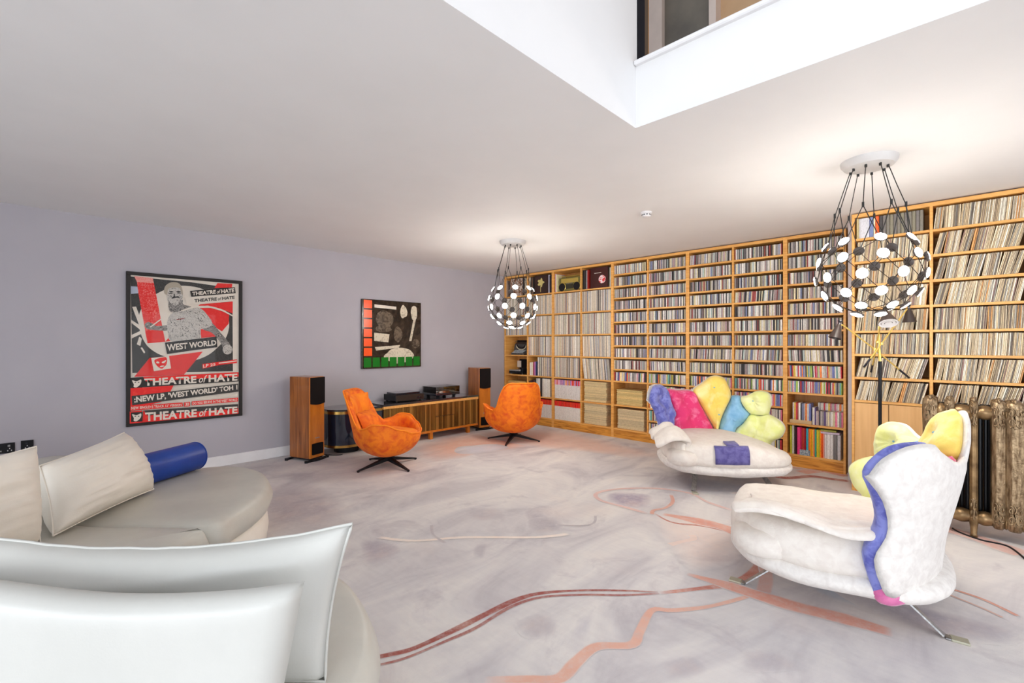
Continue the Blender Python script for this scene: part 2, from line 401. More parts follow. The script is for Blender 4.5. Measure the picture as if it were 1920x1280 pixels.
ribbon(L((830, 160), (760, 140), (690, 120), (680, 100), (740, 88), (850, 86), (950, 100), (1000, 125), (1080, 152)), .022, PINKC, .95)
ribbon(L((895, 104), (900, 125), (880, 142), (845, 150), (840, 162)), .018, hexc(206, 140, 116), .8)
ribbon(L((560, 192), (640, 194), (672, 185), (676, 165)), .012, hexc(168, 160, 166), .7)
ribbon(L((200, 192), (205, 220), (240, 245)), .012, hexc(170, 162, 168), .6)
ribbon(L((1690, 372), (1800, 408), (1905, 458)), .012, hexc(206, 130, 100), .8)
ribbon(L((1690, 390), (1790, 430), (1860, 462)), .009, hexc(206, 140, 112), .7)
ribbon([(1770, 990), (1830, 1008), (1920, 1040)], .09, SALM, .6, ends=(.01, .01))
ribbon([(1440, 886), (1470, 896), (1520, 893), (1560, 898), (1592, 902)], .05, hexc(150, 52, 26), .9)
ribbon([(1500, 886), (1540, 882), (1570, 888), (1590, 893)], .08, hexc(204, 118, 84), .7)
ribbon([(1460, 872), (1510, 880), (1540, 884)], .03, hexc(206, 150, 128), .7)
ribbon([(1370, 925), (1480, 918), (1560, 930)], .02, hexc(222, 196, 188), .5)

VN = -3.2                                                 # near edge of the void
b = B(); b.prism([(X0, VY), (VX, VY), (VX, VN), (X1, VN), (X1, YA + .2), (X0, YA + .2)], HC, 2.945)
b.prism([(X0, Y0), (X1, Y0), (X1, VN), (X0, VN)], HC, 2.945); struct(b.build('ceiling', WHITE))
b = B(); b.box((X0 - .2, YA, 0), (X1, YA + .2, HC + .3)); struct(b.build('wall_left', WALLP))
b = B(); b.box((X1, Y0, 0), (X1 + .2, YA + .2, HC + .3)); struct(b.build('wall_back', WALLP))
b = B(); b.box((5.72, Y0, 0), (X1 - .001, .815, HC)); struct(b.build('wall_pier', M('pale_lilac_paint', hexc(205, 198, 200), .8)))
bb = B(); bb.box((X0, YA - .016, 0), (X1 - .38, YA, .118), .004); struct(bb.build('baseboard_left', TRIMW))
# window walls behind the camera: piers and lintels round real openings
b = B()
for y0, y1 in ((Y0, -4.2), (3.6, YA)): b.box((X0 - .2, y0, 0), (X0, y1, HC))
b.box((X0 - .2, -4.2, 2.4), (X0, 3.6, HC)); struct(b.build('wall_near', WALLP))
b = B()
for x0, x1 in ((X0, -2.9), (4.1, X1)): b.box((x0, Y0 - .2, 0), (x1, Y0, HC))
b.box((-2.9, Y0 - .2, 2.4), (4.1, Y0, HC)); struct(b.build('wall_right', WALLP))
for n_, horiz, a0, a1 in (('window_1', False, -4.2, 3.6), ('window_2', True, -2.9, 4.1)):
    b = B(); k = 4
    def bx(u0, u1, z0, z1):
        if horiz: b.box((u0, Y0 - .13, z0), (u1, Y0 - .07, z1))
        else: b.box((X0 - .13, u0, z0), (X0 - .07, u1, z1))
    bx(a0, a1, 0, .07); bx(a0, a1, 2.33, 2.4)
    for i in range(k + 1):
        u = a0 + (a1 - a0) * i / k; bx(max(a0, u - .035), min(a1, u + .035), .07, 2.33)
    fr = struct(b.build(n_, BLACK))
    b = B(); b.box((a0, Y0 - .105, .07) if horiz else (X0 - .105, a0, .07), (a1, Y0 - .1, 2.33) if horiz else (X0 - .1, a1, 2.33))
    b.build('pane', GLASS, fr)
# stair void and the upper landing seen over its edge
b = B(); b.box((X0 - .2, VY, 2.945), (VX + .015, VY + .15, 5.3)); b.box((X0, VY - .0005, HC + .0005), (VX - .0005, VY + .001, 2.95)); struct(b.build('wall_void', WHITE))
b = B(); b.box((X0 - .2, Y0, HC), (X0, VY, 5.3)); b.box((-2.7, VN, 2.95), (-2.5, VY, 5.3)); b.box((X0, VN, HC), (-2.5, VY, 2.95)); struct(b.build('wall_void_near', WHITE))
b = B(); b.box((X0 - .2, VN - .2, 2.945), (X1, VN, 5.3)); struct(b.build('wall_void_right', WHITE))
b = B(); b.box((1.95, VN, 5.2), (X1, YA, 5.35)); b.box((X0, VY, 5.2), (1.95, YA, 5.35)); struct(b.build('ceiling_upper', WHITE))
b = B(); b.box((VX - .028, VN, 2.942), (VX + .14, VY - .001, 2.968), .006); struct(b.build('trim_1', TRIMW))
p = lambda px, X: onX(px, 20, X).y
XH = 3.55
b = B(); b.box((XH + .1, VN, 2.945), (XH + .25, YA, 5.2)); struct(b.build('wall_upper', HALLT))
b = B(); b.box((2.52, p(1209, 2.52), 2.945), (2.56, p(1190, 2.52), 5.2)); struct(b.build('trim_2', BLACKG))
b = B(); b.box((2.575, p(1213.5, 2.58), 2.945), (2.60, p(1209.5, 2.58), 5.2)); struct(b.build('trim_3', BRASS))
b = B(); b.box((XH, p(1241, XH), 2.945), (XH + .1, p(1205, XH), 5.2)); b.box((XH, p(1342, XH), 2.945), (XH + .1, p(1329, XH), 5.2)); struct(b.build('trim_4', HALLP))
b = B(); b.box((XH + .05, p(1329, XH), 2.945), (XH + .09, p(1241, XH), 5.2)); dr = struct(b.build('door_1', HALLG))
# ------------------------------------------------------------------ bookcases and everything on their shelves
ZS = .1735                                                # shelf module of the long run
def zl(k): return .138 + ZS * k                          # top of shelf k
YE = [5.94 - .5645 * i for i in range(10)]               # column edges, left to right in view
TH = .022
ORD = ['', 'first', 'second', 'third', 'fourth', 'fifth', 'sixth', 'seventh', 'eighth', 'ninth', 'tenth', 'eleventh', 'twelfth', 'thirteenth', 'fourteenth']
def nth(n): return '%d%s' % (n, 'th' if 10 <= n % 100 <= 20 else {1: 'st', 2: 'nd', 3: 'rd'}.get(n % 10, 'th'))
def case(label, x, dep, edges, ztop, shelves, backmat=OAKB):
    """edges: column edges from left (high y) to right; shelves: per column the tops of its shelves"""
    t = thing('bookcase', label, 'bookcase', (x, (edges[0] + edges[-1]) / 2, 0), 0, 'oak bookcases')
    def part(name, a, c, mat, bev=.0015):
        b = B(); b.box(a, c, bev); return b.build(name, mat, t, world=True)
    part('side_panel', (x, edges[0] - TH, 0), (x + dep, edges[0], ztop), OAK)
    part('side_panel', (x, edges[-1], 0), (x + dep, edges[-1] + TH, ztop), OAK)
    for e in edges[1:-1]: part('divider', (x + .001, e - TH / 2, .1), (x + dep - .01, e + TH / 2, ztop - .03), OAK)
    part('top_panel', (x, edges[-1] + TH, ztop - .034), (x + dep, edges[0] - TH, ztop), OAKH)
    part('back_panel', (x + dep - .012, edges[-1] + TH, .1), (x + dep - .004, edges[0] - TH, ztop - .03), backmat)
    part('plinth', (x + .004, edges[-1] + TH, 0), (x + .03, edges[0] - TH, zl(0) - .022), OAKP)
    n = len(edges) - 1
    for c in range(n):
        ya = edges[c] - (TH if c == 0 else TH / 2); yb = edges[c + 1] + (TH if c == n - 1 else TH / 2)
        for z in shelves[c]: part('shelf', (x + .002, yb, z - .022), (x + dep - .012, ya, z), OAKH)
    return t
lpz = [zl(2 * k) for k in range(7)]; cdz = [zl(k) for k in range(14)]
D1 = .345
case('oak bookcase in the corner by the lilac wall, typewriter on a shelf', XB, D1, YE[0:3], 2.585, [lpz, lpz])
case('oak bookcase of albums with the boombox on its top shelf', XB, D1, YE[2:5], 2.585, [lpz, lpz])
case('oak bookcase with two yellow magazine stacks low in its left column', XB, D1, YE[4:7], 2.585, [[zl(0), zl(2)] + cdz[4:], cdz])
case('oak bookcase of discs standing right behind the patchwork loveseat', XB, D1, YE[6:9], 2.585, [cdz, cdz])
case('narrow single-column oak bookcase with bright books on its bottom shelf', XB, D1, YE[8:10], 2.585, [[zl(0), zl(2)] + cdz[4:]])
ZR = lambda k: .852 + .2145 * k
EDR = [.731, .178, -.40]
rc = case('tall oak bookcase of singles behind the bronze radiator and floor lamp', XR, .36, EDR, 2.585, [[ZR(k) for k in range(8)], [ZR(k) for k in range(8)]])
for y0, y1 in ((.731 - TH, .463), (.460, .178 + .011), (.178 - .011, -.109), (-.112, -.40 + TH)):
    b = B(); b.box((XR + .003, y1 + .001, .118), (XR + .022, y0 - .001, .825), .002); b.build('door', OAKL, rc, world=True)
# pale door leaf to the right of the radiator
PAL = {
 'lp': [((224, 212, 192), 'cream', 7), ((198, 190, 176), 'beige', 5), ((176, 170, 164), 'grey', 5), ((226, 222, 214), 'white', 4), ((150, 140, 128), 'taupe', 2), ((96, 88, 86), 'dark grey', 2), ((206, 180, 146), 'tan', 2), ((150, 158, 176), 'blue-grey', 1), ((160, 110, 96), 'brown', 1), ((196, 196, 170), 'pale green', 1)],
 'single': [((222, 206, 176), 'cream', 7), ((206, 186, 150), 'buff', 6), ((186, 166, 134), 'tan', 4), ((232, 224, 206), 'off-white', 5), ((150, 132, 110), 'taupe', 3), ((110, 98, 88), 'dark brown', 2), ((204, 150, 90), 'orange-tan', 1), ((170, 166, 156), 'grey', 3), ((150, 118, 110), 'mauve', 1)],
 'cd': [((226, 222, 216), 'white', 7), ((190, 184, 178), 'light grey', 6), ((140, 134, 134), 'grey', 5), ((52, 48, 50), 'black', 6), ((176, 150, 150), 'mauve', 3), ((206, 196, 160), 'cream', 4), ((120, 128, 160), 'slate blue', 2), ((150, 70, 66), 'dark red', 1), ((96, 80, 70), 'brown', 2), ((170, 186, 180), 'pale teal', 2)],
 'cdc': [((232, 228, 220), 'white', 6), ((200, 60, 70), 'red', 2), ((60, 60, 66), 'black', 3), ((120, 130, 190), 'blue', 2), ((230, 200, 90), 'yellow', 1), ((190, 180, 176), 'grey', 4), ((120, 180, 170), 'teal', 1), ((220, 120, 150), 'pink', 1), ((90, 70, 120), 'purple', 1), ((160, 190, 90), 'green', 1), ((230, 130, 60), 'orange', 1)],
}
def pick(pal):
    P = PAL[pal]; r = R.random() * sum(p[2] for p in P)
    for c, n, wt in P:
        r -= wt
        if r <= 0: break
    j = R.uniform(.94, 1.12); return lin(tuple(min(255, v * j) / 255 for v in c)), n
PROF = [(0, -.32), (0, .32), (.03, .5), (1, .5), (1, -.5), (.03, -.5)]
def unit_mesh(name):
    vv = [(x, y, 0) for x, y in PROF] + [(x, y, 1) for x, y in PROF]
    ff = [tuple(range(5, -1, -1)), tuple(range(6, 12))] + [(i, (i + 1) % 6, (i + 1) % 6 + 6, i + 6) for i in range(6)]
    me = bpy.data.meshes.new(name); me.from_pydata(vv, [], ff); me.materials.append(SPINE); me.update()
    bm = bmesh.new(); bm.from_mesh(me); bmesh.ops.recalc_face_normals(bm, faces=bm.faces); bm.to_mesh(me); bm.free()
    return me
UM = {n: unit_mesh(n) for n in ('album', 'single', 'compact_disc', 'book', 'magazine', 'disc_case', 'magazine_file')}
UF = [tuple(p.vertices) for p in UM['book'].polygons]
STUFF = {}
def emit_box(kind, x, y, z, t, h, dep, ang, col):
    v, f, c = STUFF.setdefault(kind, ([], [], [])); n = len(v); ca, sa = math.cos(ang), math.sin(ang)
    for zz in (0, h):
        for px, py in PROF:
            ly = py * t; v.append((x + px * dep, y + ly * ca - zz * sa, z + ly * sa + zz * ca + .5 * t * abs(sa)))
    f.extend(tuple(i + n for i in q) for q in UF); c.extend([col] * 12)
def emit_obj(kind, x, y, z, t, h, dep, ang, col, label, cat, group):
    o = bpy.data.objects.new(kind, UM[kind]); COL.objects.link(o)
    o.location = (x, y, z + .5 * t * abs(math.sin(ang))); o.rotation_euler = (ang, 0, 0); o.scale = (dep, t, h); o.color = (*col, 1)
    return tag(o, label, cat, group)
COUNT = {}
def row(kind, pal, x, y0, y1, z, h, tr, dep, lean=0, hv=.01, single=None, cat='', skip=None, gap=.004, jit=.006):
    """one shelf-full from y0 (left) down to y1. single = (label tail, group): separate things; else into the shared mass"""
    y = y0 - gap - max(0, -h * math.sin(lean)); out = []
    a = lean; left = R.randint(6, 14)
    while True:
        if lean:
            left -= 1
            if left <= 0:
                left = R.randint(8, 18); a2 = max(min(lean * R.uniform(.5, 1.25), .36), -.36)
                if a2 < a: y -= h * .95 * (math.tan(a) - math.tan(a2))
                a = a2
        t = R.uniform(*tr)
        if R.random() < .06: t *= 1.7
        hh = h * (1 - hv * R.random() * R.random()); st = (t + .0004) / math.cos(a)
        if y - st - max(0, hh * math.sin(a)) < y1 + gap: break
        out.append((y - st / 2, t, hh, a + R.uniform(-.004, .004))); y -= st
    res = []
    for i, (yy, t, hh, a) in enumerate(out):
        if skip and skip(yy): continue
        col, cn = pick(pal); xx = x + R.uniform(0, jit)
        if single: res.append(emit_obj(kind, xx, yy, z + .0004, t, hh, dep, a, col, '%s %s, %s from left on %s' % (cn, single[2] if len(single) > 2 else kind.replace('_', ' '), nth(i + 1), single[0]), cat, single[1]))
        else: emit_box(kind, xx, yy, z + .0004, t, hh, dep, a, col)
    COUNT[kind] = COUNT.get(kind, 0) + len(res)
    return out
inL = lambda i: YE[i] - (TH if i in (0, 2, 4, 6, 8) else TH / 2)
inR = lambda i: YE[i + 1] + (TH if i + 1 in (2, 4, 6, 8, 9) else TH / 2)
LPX, LPH = XB + .012, .314
# twelve-inch albums, four columns of the two left cases
for c in range(4):
    for k in range(7):
        z = lpz[k]; yl, yr = inL(c), inR(c)
        if k == 6 or k < 2: continue
        if c == 0 and k < 4: continue
        if c == 1 and k == 2: yl -= .21
        sg = None
        if c == 3 or (c == 2 and k >= 4):
            nm = {2: 'sixth', 3: 'fifth', 4: 'fourth' , 5: 'second'}
            sg = ('shelf %s from top, %s column, boombox bookcase' % ({5: 'two', 4: 'three', 3: 'four', 2: 'five'}[k], 'right' if c == 3 else 'left'), 'album sleeves in the boombox bookcase', 'album')
            if COUNT.get('album', 0) > 245: sg = None
        ln = 0 if not (c == 3 and k == 2) else -.13
        if c == 3 and k == 3: ln = -.03
        row('album', 'lp', LPX, yl, yr, z, LPH, (.0065, .0125), .315, ln, .012, sg, 'record')
# compact discs
CDX, CDH = XB + .014, .126
cdspots = [(4, k) for k in range(4, 14)] + [(5, k) for k in range(14)] + [(6, k) for k in range(14)] + [(7, k) for k in range(14)] + [(8, k) for k in range(4, 14)]
for c, k in cdspots:
    pal = 'cdc' if k <= 4 or (c == 8 and k <= 5) or (c == 4 and k == 6 and False) else 'cd'
    sg = None
    if c == 8 and k >= 5 and COUNT.get('compact_disc', 0) < 255:
        sg = ('shelf %s from top of the narrow bookcase' % ('one two three four five six seven eight nine'.split()[13 - k]), 'compact discs in the narrow bookcase', 'disc case')
    ln = 0 if R.random() < .75 else R.uniform(-.06, .08)
    row('compact_disc', pal, CDX, inL(c), inR(c), cdz[k], CDH * (1.0 if k > 3 else 1.06), (.0085, .0135), .142, ln, .03, sg, 'disc')
# seven-inch singles in the forward case
SX, SH = XR + .010, .182
for c, (yl, yr) in enumerate(((.731 - TH, .178 + TH / 2), (.178 - TH / 2, -.40 + TH))):
    for k in range(8):
        if c == 0 and k == 7: continue
        sg = None
        if c == 1 and k >= 4 and COUNT.get('single', 0) < 250:
            sg = ('shelf %s from top, right column, singles bookcase' % ('one two three four'.split()[7 - k]), 'singles in the right column of the tall bookcase', 'single')
        row('single', 'single', SX, yl, yr, ZR(k), SH, (.0042, .0095), .182, R.choice([.10, .16, .22, .06]) if k not in (3, 4) or c else .13, .02, sg, 'record')
# big volumes on the forward case's top-left shelf
y = .731 - TH - .012
for i, (t, h, c, n) in enumerate([(.018, .19, (196, 180, 130), 'slim straw-coloured'), (.075, .186, (214, 214, 220), 'broad white'), (.03, .186, (122, 136, 180), 'blue-grey'), (.012, .186, (232, 220, 180), 'slim cream'), (.026, .188, (230, 96, 30), 'bright orange'), (.024, .186, (70, 66, 66), 'black')] + [(.024, .184, (118 + 8 * (i % 3), 112 + 8 * (i % 3), 108), 'grey') for i in range(11)]):
    if y - t < .178 + .02: break
    emit_obj('book', XR + .02, y - t / 2, ZR(7), t, h, .16, 0, hexc(*c), '%s %s, top shelf beside the big pendant lamp' % (n, 'box file' if n == 'grey' else 'volume') if n != 'grey' else 'grey box file, %s of the grey ones from left, top of singles bookcase' % nth(i - 5), 'book', 'volumes on the top shelf of the singles bookcase')
    y -= t + .0012
# the bright books at the bottom of the narrow case
y = inL(8) - .02
for t, h, c, n in [(.02, .325, (196, 200, 50), 'lime green and pink book'), (.022, .33, (206, 202, 192), 'pale grey book'), (.026, .315, (50, 16, 24), 'tall black book with white title'), (.034, .315, (236, 60, 130), 'hot pink book'), (.016, .318, (180, 24, 60), 'crimson book'), (.014, .31, (206, 70, 50), 'brick red book'), (.018, .31, (170, 26, 40), 'dark red book'), (.022, .312, (60, 170, 190), 'turquoise book'), (.012, .308, (250, 130, 40), 'orange paperback'), (.015, .308, (252, 166, 20), 'amber paperback'), (.014, .306, (246, 196, 30), 'yellow paperback'), (.014, .308, (246, 150, 96), 'peach paperback'), (.016, .309, (60, 160, 140), 'jade green paperback'), (.014, .308, (230, 206, 40), 'lemon paperback'), (.013, .306, (200, 200, 40), 'acid yellow paperback'), (.013, .306, (250, 160, 10), 'marigold paperback'), (.016, .305, (240, 96, 20), 'vermilion paperback'), (.012, .304, (244, 160, 140), 'salmon paperback')]:
    emit_obj('book', XB + .02, y - t / 2, zl(0), t, h * .965, .24, 0, hexc(*c), n + ' on the bottom shelf of the narrow bookcase', 'book', 'bright books on the bottom shelf')
    y -= t + .001
for i, (t, h, c, n) in enumerate([(.022, .26, (226, 218, 214), 'white book beside the salmon paperback'), (.03, .262, (236, 230, 226), 'thick white book, second of the white ones'), (.026, .262, (228, 224, 222), 'white book, third of the white ones'), (.034, .262, (120, 116, 116), 'grey and white picture-spined book'), (.03, .262, (206, 204, 206), 'white and black book at the shelf end')]):
    emit_obj('book', XB + .016, y - t / 2, zl(0), t, h, .24, 0, hexc(*c), n + ' on the bottom shelf, narrow bookcase', 'book', 'bright books on the bottom shelf'); y -= t + .001
yb = y + .13
for i, (c, n) in enumerate([((206, 190, 212), 'lilac book lying flat across the white books'), ((150, 150, 60), 'olive book lying on the lilac book')]):
    o = bpy.data.objects.new('book', UM['book']); COL.objects.link(o); o.location = (XB + .016, yb - .14, zl(0) + .263 + .014 + i * .023 * 1.0 - .002); o.rotation_euler = (PI / 2, 0, .05 * i); o.scale = (.22, .022, .17 - .03 * i); o.color = (*hexc(*c), 1)
    o.location.y = yb + .05 - .0; o.location.z = zl(0) + .2635 + .011 + i * .0225
    tag(o, n, 'book', 'bright books on the bottom shelf')
b = B(); b.box((0, -.05, 0), (.008, .05, .062), .003); pc = b.build('postcard', M('blue_swirl_print', hexc(90, 110, 130), .4, col2=hexc(190, 200, 205), scale=(30, 30, 30), var=(.45, .55), dist=4)); pc.location = (XB + .004, inL(8) - .17, zl(0) + .0005)
tag(pc, 'small blue swirl-patterned card leaning on the bright books', 'card')
# discs and the beige slab on the shelf above
b = B(); b.box((0, -.105, 0), (.17, .105, .038), .002); sl = b.build('flat_box', M('beige_card', hexc(206, 176, 130), .6)); sl.location = (XB + .015, inL(8) - .125, zl(2) + .0005); tag(sl, 'flat beige box lying under discs on the narrow bookcase', 'box')
y = inL(8) - .045
for i in range(40):
    t = R.uniform(.011, .019); under = y > inL(8) - .225
    if y - t < inR(8) + .006: break
    col, cn = pick('cdc' if i % 3 else 'cd')
    h = R.uniform(.185, .192) if i < 14 else R.uniform(.150, .158)
    z = zl(2) + (.0385 if under and y - t > inL(8) - .228 else .0005)
    if under and y - t <= inL(8) - .228: y = inL(8) - .2315; z = zl(2) + .0005
    if z > zl(2) + .01: h = min(h, .19)
    emit_obj('disc_case', XB + .03, y - t / 2, z, t, h, .13, 0, col, '%s disc case, %s from left above the bright books, front row' % (cn, nth(i + 1)), 'disc', 'disc cases above the bright books')
    y -= t + .0006
# a second line of cases standing behind and above the right-hand ones
b = B(); b.box((0, inR(8) + .004, 0), (.12, inL(8) - .25, .055)); o = b.build('riser', OAKB); o.location = (XB + .175, 0, zl(2) + .0005); tag(o, 'low wooden riser behind the disc cases, narrow bookcase', 'riser')
y = inL(8) - .26; i = 0
while y - .02 > inR(8):
    t = R.uniform(.011, .018); col, cn = pick('cdc'); i += 1
    emit_obj('disc_case', XB + .178, y - t / 2, zl(2) + .056, t, .175, .115, 0, col, '%s disc case, %s from left, rear row above the bright books' % (cn, nth(i)), 'disc', 'rear row of disc cases'); y -= t + .0006
# magazines: flat stacks
def stack(c, k, n, t, wd, colr, where, grp, dx=0.0, yoff=0.0):
    z = lpz[k] + .0004; yc = (inL(c) + inR(c)) / 2 + yoff
    for i in range(n):
        tt = t * R.uniform(.8, 1.25)
        o = bpy.data.objects.new('magazine', UM['magazine']); COL.objects.link(o)
        o.rotation_euler = (PI / 2, 0, R.uniform(-.012, .012)); o.scale = (.26, tt, wd)
        o.location = (XB + .02 + dx + R.uniform(0, .012), yc + wd / 2 + R.uniform(-.006, .006), z + tt / 2)
        j = R.uniform(.9, 1.05); o.color = (*lin(tuple(v / 255 * j for v in colr)), 1)
        tag(o, 'pale yellow magazine, %s from bottom of the %s' % (nth(i + 1), where), 'magazine', grp); z += tt + .0003
stack(3, 1, 22, .0132, .40, (226, 206, 158), 'upper stack below the leaning albums', 'upper stack of magazines in the boombox bookcase', yoff=.03)
stack(3, 0, 23, .0132, .40, (226, 208, 166), 'lowest stack of the boombox bookcase', 'bottom stack of magazines in the boombox bookcase', yoff=.03)
stack(4, 1, 15, .0132, .41, (230, 204, 140), 'short stack beside the disc shelves', 'short stack of magazines', yoff=.02)
stack(4, 0, 21, .0132, .42, (228, 210, 170), 'floor-level stack beside the disc shelves', 'floor-level stack of magazines')
stack(0, 1, 17, .0132, .42, (224, 190, 120), 'stack under the turntable in the corner bookcase', 'stack of magazines in the corner bookcase')
# upright magazines with red heads, and white files
def uprights(c, k, h, cols, where, headmat, kind='magazine', y0=None, y1=None, n0=0):
    y = (y0 or inL(c)) - .006; i = n0
    while True:
        t = R.uniform(.017, .024)
        if y - t < (y1 or inR(c)) + .004: break
        i += 1
        root = emit_obj(kind, XB + .016, y - t / 2, lpz[k] + .0004, t, h, .24, 0, hexc(*cols), 'white magazine with %s head, %s from left %s' % ('red' if headmat == 0 else 'coloured', nth(i), where), 'magazine', 'upright magazines ' + where)
        hd = bpy.data.objects.new('spine_head', HEAD); COL.objects.link(hd); hd.parent = root
        hd.color = (*(hexc(R.randint(214, 240), R.randint(40, 74), R.randint(30, 50)) if headmat == 0 else R.choice([hexc(232, 60, 50), hexc(226, 150, 190), hexc(240, 160, 60), hexc(170, 140, 190), hexc(236, 196, 200), hexc(230, 100, 40)])), 1)
        y -= t + .0008
HEAD = bpy.data.meshes.new('spine_head')
HEAD.from_pydata([(x, y * 1.03, z) for z in (.74, 1.004) for x, y in [(-.012, -.33), (-.012, .33), (.03, .51), (.5, .51), (.5, -.51), (.03, -.51)]], [], UF); HEAD.materials.append(SPINE); HEAD.update()
uprights(0, 0, .30, (226, 220, 214), 'on the bottom shelf behind the orange chair', 0)
uprights(1, 0, .30, (226, 220, 214), 'bottom shelf, right column of corner bookcase', 0)
uprights(2, 0, .30, (228, 222, 216), 'bottom shelf, left column of boombox bookcase', 0)
uprights(2, 1, .30, (228, 224, 220), 'second shelf up, left column of boombox bookcase', 1)
# box sets and files, corner case second column
y = inL(1) - .015
for t, h, c, n in [(.035, .25, (70, 30, 40), 'dark red box set'), (.03, .26, (40, 36, 38), 'black box set'), (.06, .27, (60, 20, 24), 'black box set with a red badge'), (.03, .27, (30, 40, 40), 'dark green box set'), (.05, .30, (210, 206, 196), 'off-white file'), (.04, .30, (228, 224, 214), 'white file'), (.045, .305, (40, 38, 38), 'tall black file'), (.05, .305, (220, 214, 200), 'cream file'), (.06, .30, (230, 226, 216), 'broad white file'), (.05, .30, (224, 218, 206), 'ivory file')]:
    if y - t < inR(1): break
    emit_obj('magazine_file', XB + .014, y - t / 2, lpz[1] + .0004, t, h, .25, 0, hexc(*c), n + ' right above the red-headed magazines, corner bookcase', 'file', 'files in the corner bookcase'); y -= t + .001
y = inL(1) - .03
for t, h, c, n in [(.03, .22, (232, 226, 216), 'white book'), (.045, .225, (226, 216, 190), 'thick cream book'), (.03, .23, (150, 30, 60), 'crimson book'), (.025, .235, (190, 130, 190), 'mauve book'), (.025, .24, (40, 50, 90), 'navy book')]:
    emit_obj('book', XB + .014, y - t / 2, lpz[2] + .0004, t, h, .2, 0, hexc(*c), n + ' left of the albums, next to the turntable shelf', 'book', 'books beside the turntable shelf'); y -= t + .001
b = emit_obj('album', LPX, inL(2) - .012, lpz[2] + .0004, .022, LPH, .315, 0, hexc(232, 84, 26), 'bright orange album at left end of boombox bookcase row', 'record', 'album sleeves in the boombox bookcase') if False else None
# everything past the counted ones: one mass per kind
for kind, (v, f, c) in STUFF.items():
    me = bpy.data.meshes.new(kind + '_rows'); me.from_pydata(v, [], f); me.materials.append(SPINES)
    at = me.attributes.new('Col', 'FLOAT_COLOR', 'POINT'); at.data.foreach_set('color', [q for col in c for q in (*col, 1)])
    bm = bmesh.new(); bm.from_mesh(me); bmesh.ops.recalc_face_normals(bm, faces=bm.faces); bm.to_mesh(me); bm.free()
    o = obj({'album': 'album_rows', 'compact_disc': 'disc_rows', 'single': 'single_rows'}[kind], me, kind='stuff')
    tag(o, {'album': 'rows of pale album sleeves filling the two left bookcases', 'compact_disc': 'rows of disc cases filling the middle bookcases', 'single': 'rows of leaning single sleeves in the tall bookcase'}[kind], {'album': 'records', 'compact_disc': 'discs', 'single': 'records'}[kind])
# ---- top shelf: covers facing out
def cover(name, lab, x, yl, wd, z, h, mat, lean=.0):
    b = B(); b.box((x, yl - wd, z), (x + .012, yl, z + h), .0015); o = b.build(name, mat); tag(o, lab, 'record', 'covers facing out on the top shelf'); return o
z6 = lpz[6] + .0005
DARKC = M('dark_cover', hexc(44, 26, 22), .35, col2=hexc(58, 34, 28), scale=(9, 9, 9))
cover('album_cover', 'brown and white patterned cover facing out, corner top shelf', XB + .03, inL(0) - .10, .30, z6, .312, M('figures_print', hexc(206, 190, 176), .5, col2=hexc(120, 74, 40), scale=(22, 22, 14), var=(.44, .56), dist=2))
c2_ = cover('album_cover', 'dark cover with a pale yellow blossom shape, facing out', XB + .03, inL(1) - .13, .30, z6, .314, DARKC)
b = B(); P_ = []
for i in range(40):
    a = 2 * PI * i / 40; r = .062 + .016 * math.cos(5 * a) + .006 * math.cos(9 * a); P_.append((r * math.cos(a), r * math.sin(a)))
mxx = Matrix(((0, 0, -1, XB + .0295), (-1, 0, 0, inL(1) - .27), (0, 1, 0, z6 + .19), (0, 0, 0, 1)))
b.prism(P_, 0, .0006, mxx); b.box((XB + .0285, inL(1) - .272, z6 + .03), (XB + .0295, inL(1) - .262, z6 + .13)); b.build('print_shape', M('straw_print', hexc(206, 190, 120), .5), c2_)
c3_ = cover('album_cover', 'dark maroon cover with a red and white badge, facing out', XB + .03, inL(3) - .15, .31, z6, .314, M('maroon_cover', hexc(62, 20, 16), .35))
b = B(); b.lathe([(0, .0), (.062, 0), (.062, .0008), (0, .0008)], 28, Matrix(((0, 0, -1, XB + .0298), (-1, 0, 0, inL(3) - .36), (0, 1, 0, z6 + .13), (0, 0, 0, 1)))); b.build('badge', M('badge_print', hexc(214, 40, 44), .4, col2=hexc(236, 230, 232), scale=(16, 22, 22), var=(.46, .54), dist=2), c3_)
b = B()
for i in range(9): b.box((XB + .0292, inL(3) - .22 - i * .014 - .010, z6 + .225), (XB + .0298, inL(3) - .22 - i * .014, z6 + .235))
b.build('print_shape', PAPER, c3_)
for c, offs, cols in ((3, .012, [(30, 26, 26), (60, 56, 56), (36, 30, 30), (150, 150, 150), (170, 40, 36)]), (3, .475, [(40, 36, 36), (200, 196, 180), (226, 216, 180)]), (1, .012, [(220, 206, 180), (226, 214, 196), (40, 34, 32), (120, 90, 70), (40, 36, 34)]), (1, .445, [(206, 204, 220), (60, 56, 70), (40, 36, 40)]), (0, .01, [(200, 180, 150), (120, 100, 90)]), (0, .42, [(40, 34, 34), (60, 50, 46), (226, 210, 180), (206, 190, 160)]), (2, .012, [(196, 160, 190), (230, 224, 180)])):
    y = inL(c) - offs
    for i, cc in enumerate(cols):
        t = R.uniform(.016, .024)
        emit_obj('book', XB + .02, y - t / 2, z6, t, .30 - .012 * (i % 2), .25, 0, hexc(*cc), '%s box set, %s of those %s the %s, top shelf' % ('dark' if sum(cc) < 300 else 'pale', nth(i + 1), 'left of' if offs < .1 else 'right of', ['patterned cover', 'blossom cover', 'boombox', 'badge cover'][c]), 'book', 'box sets on the top shelf'); y -= t + .001
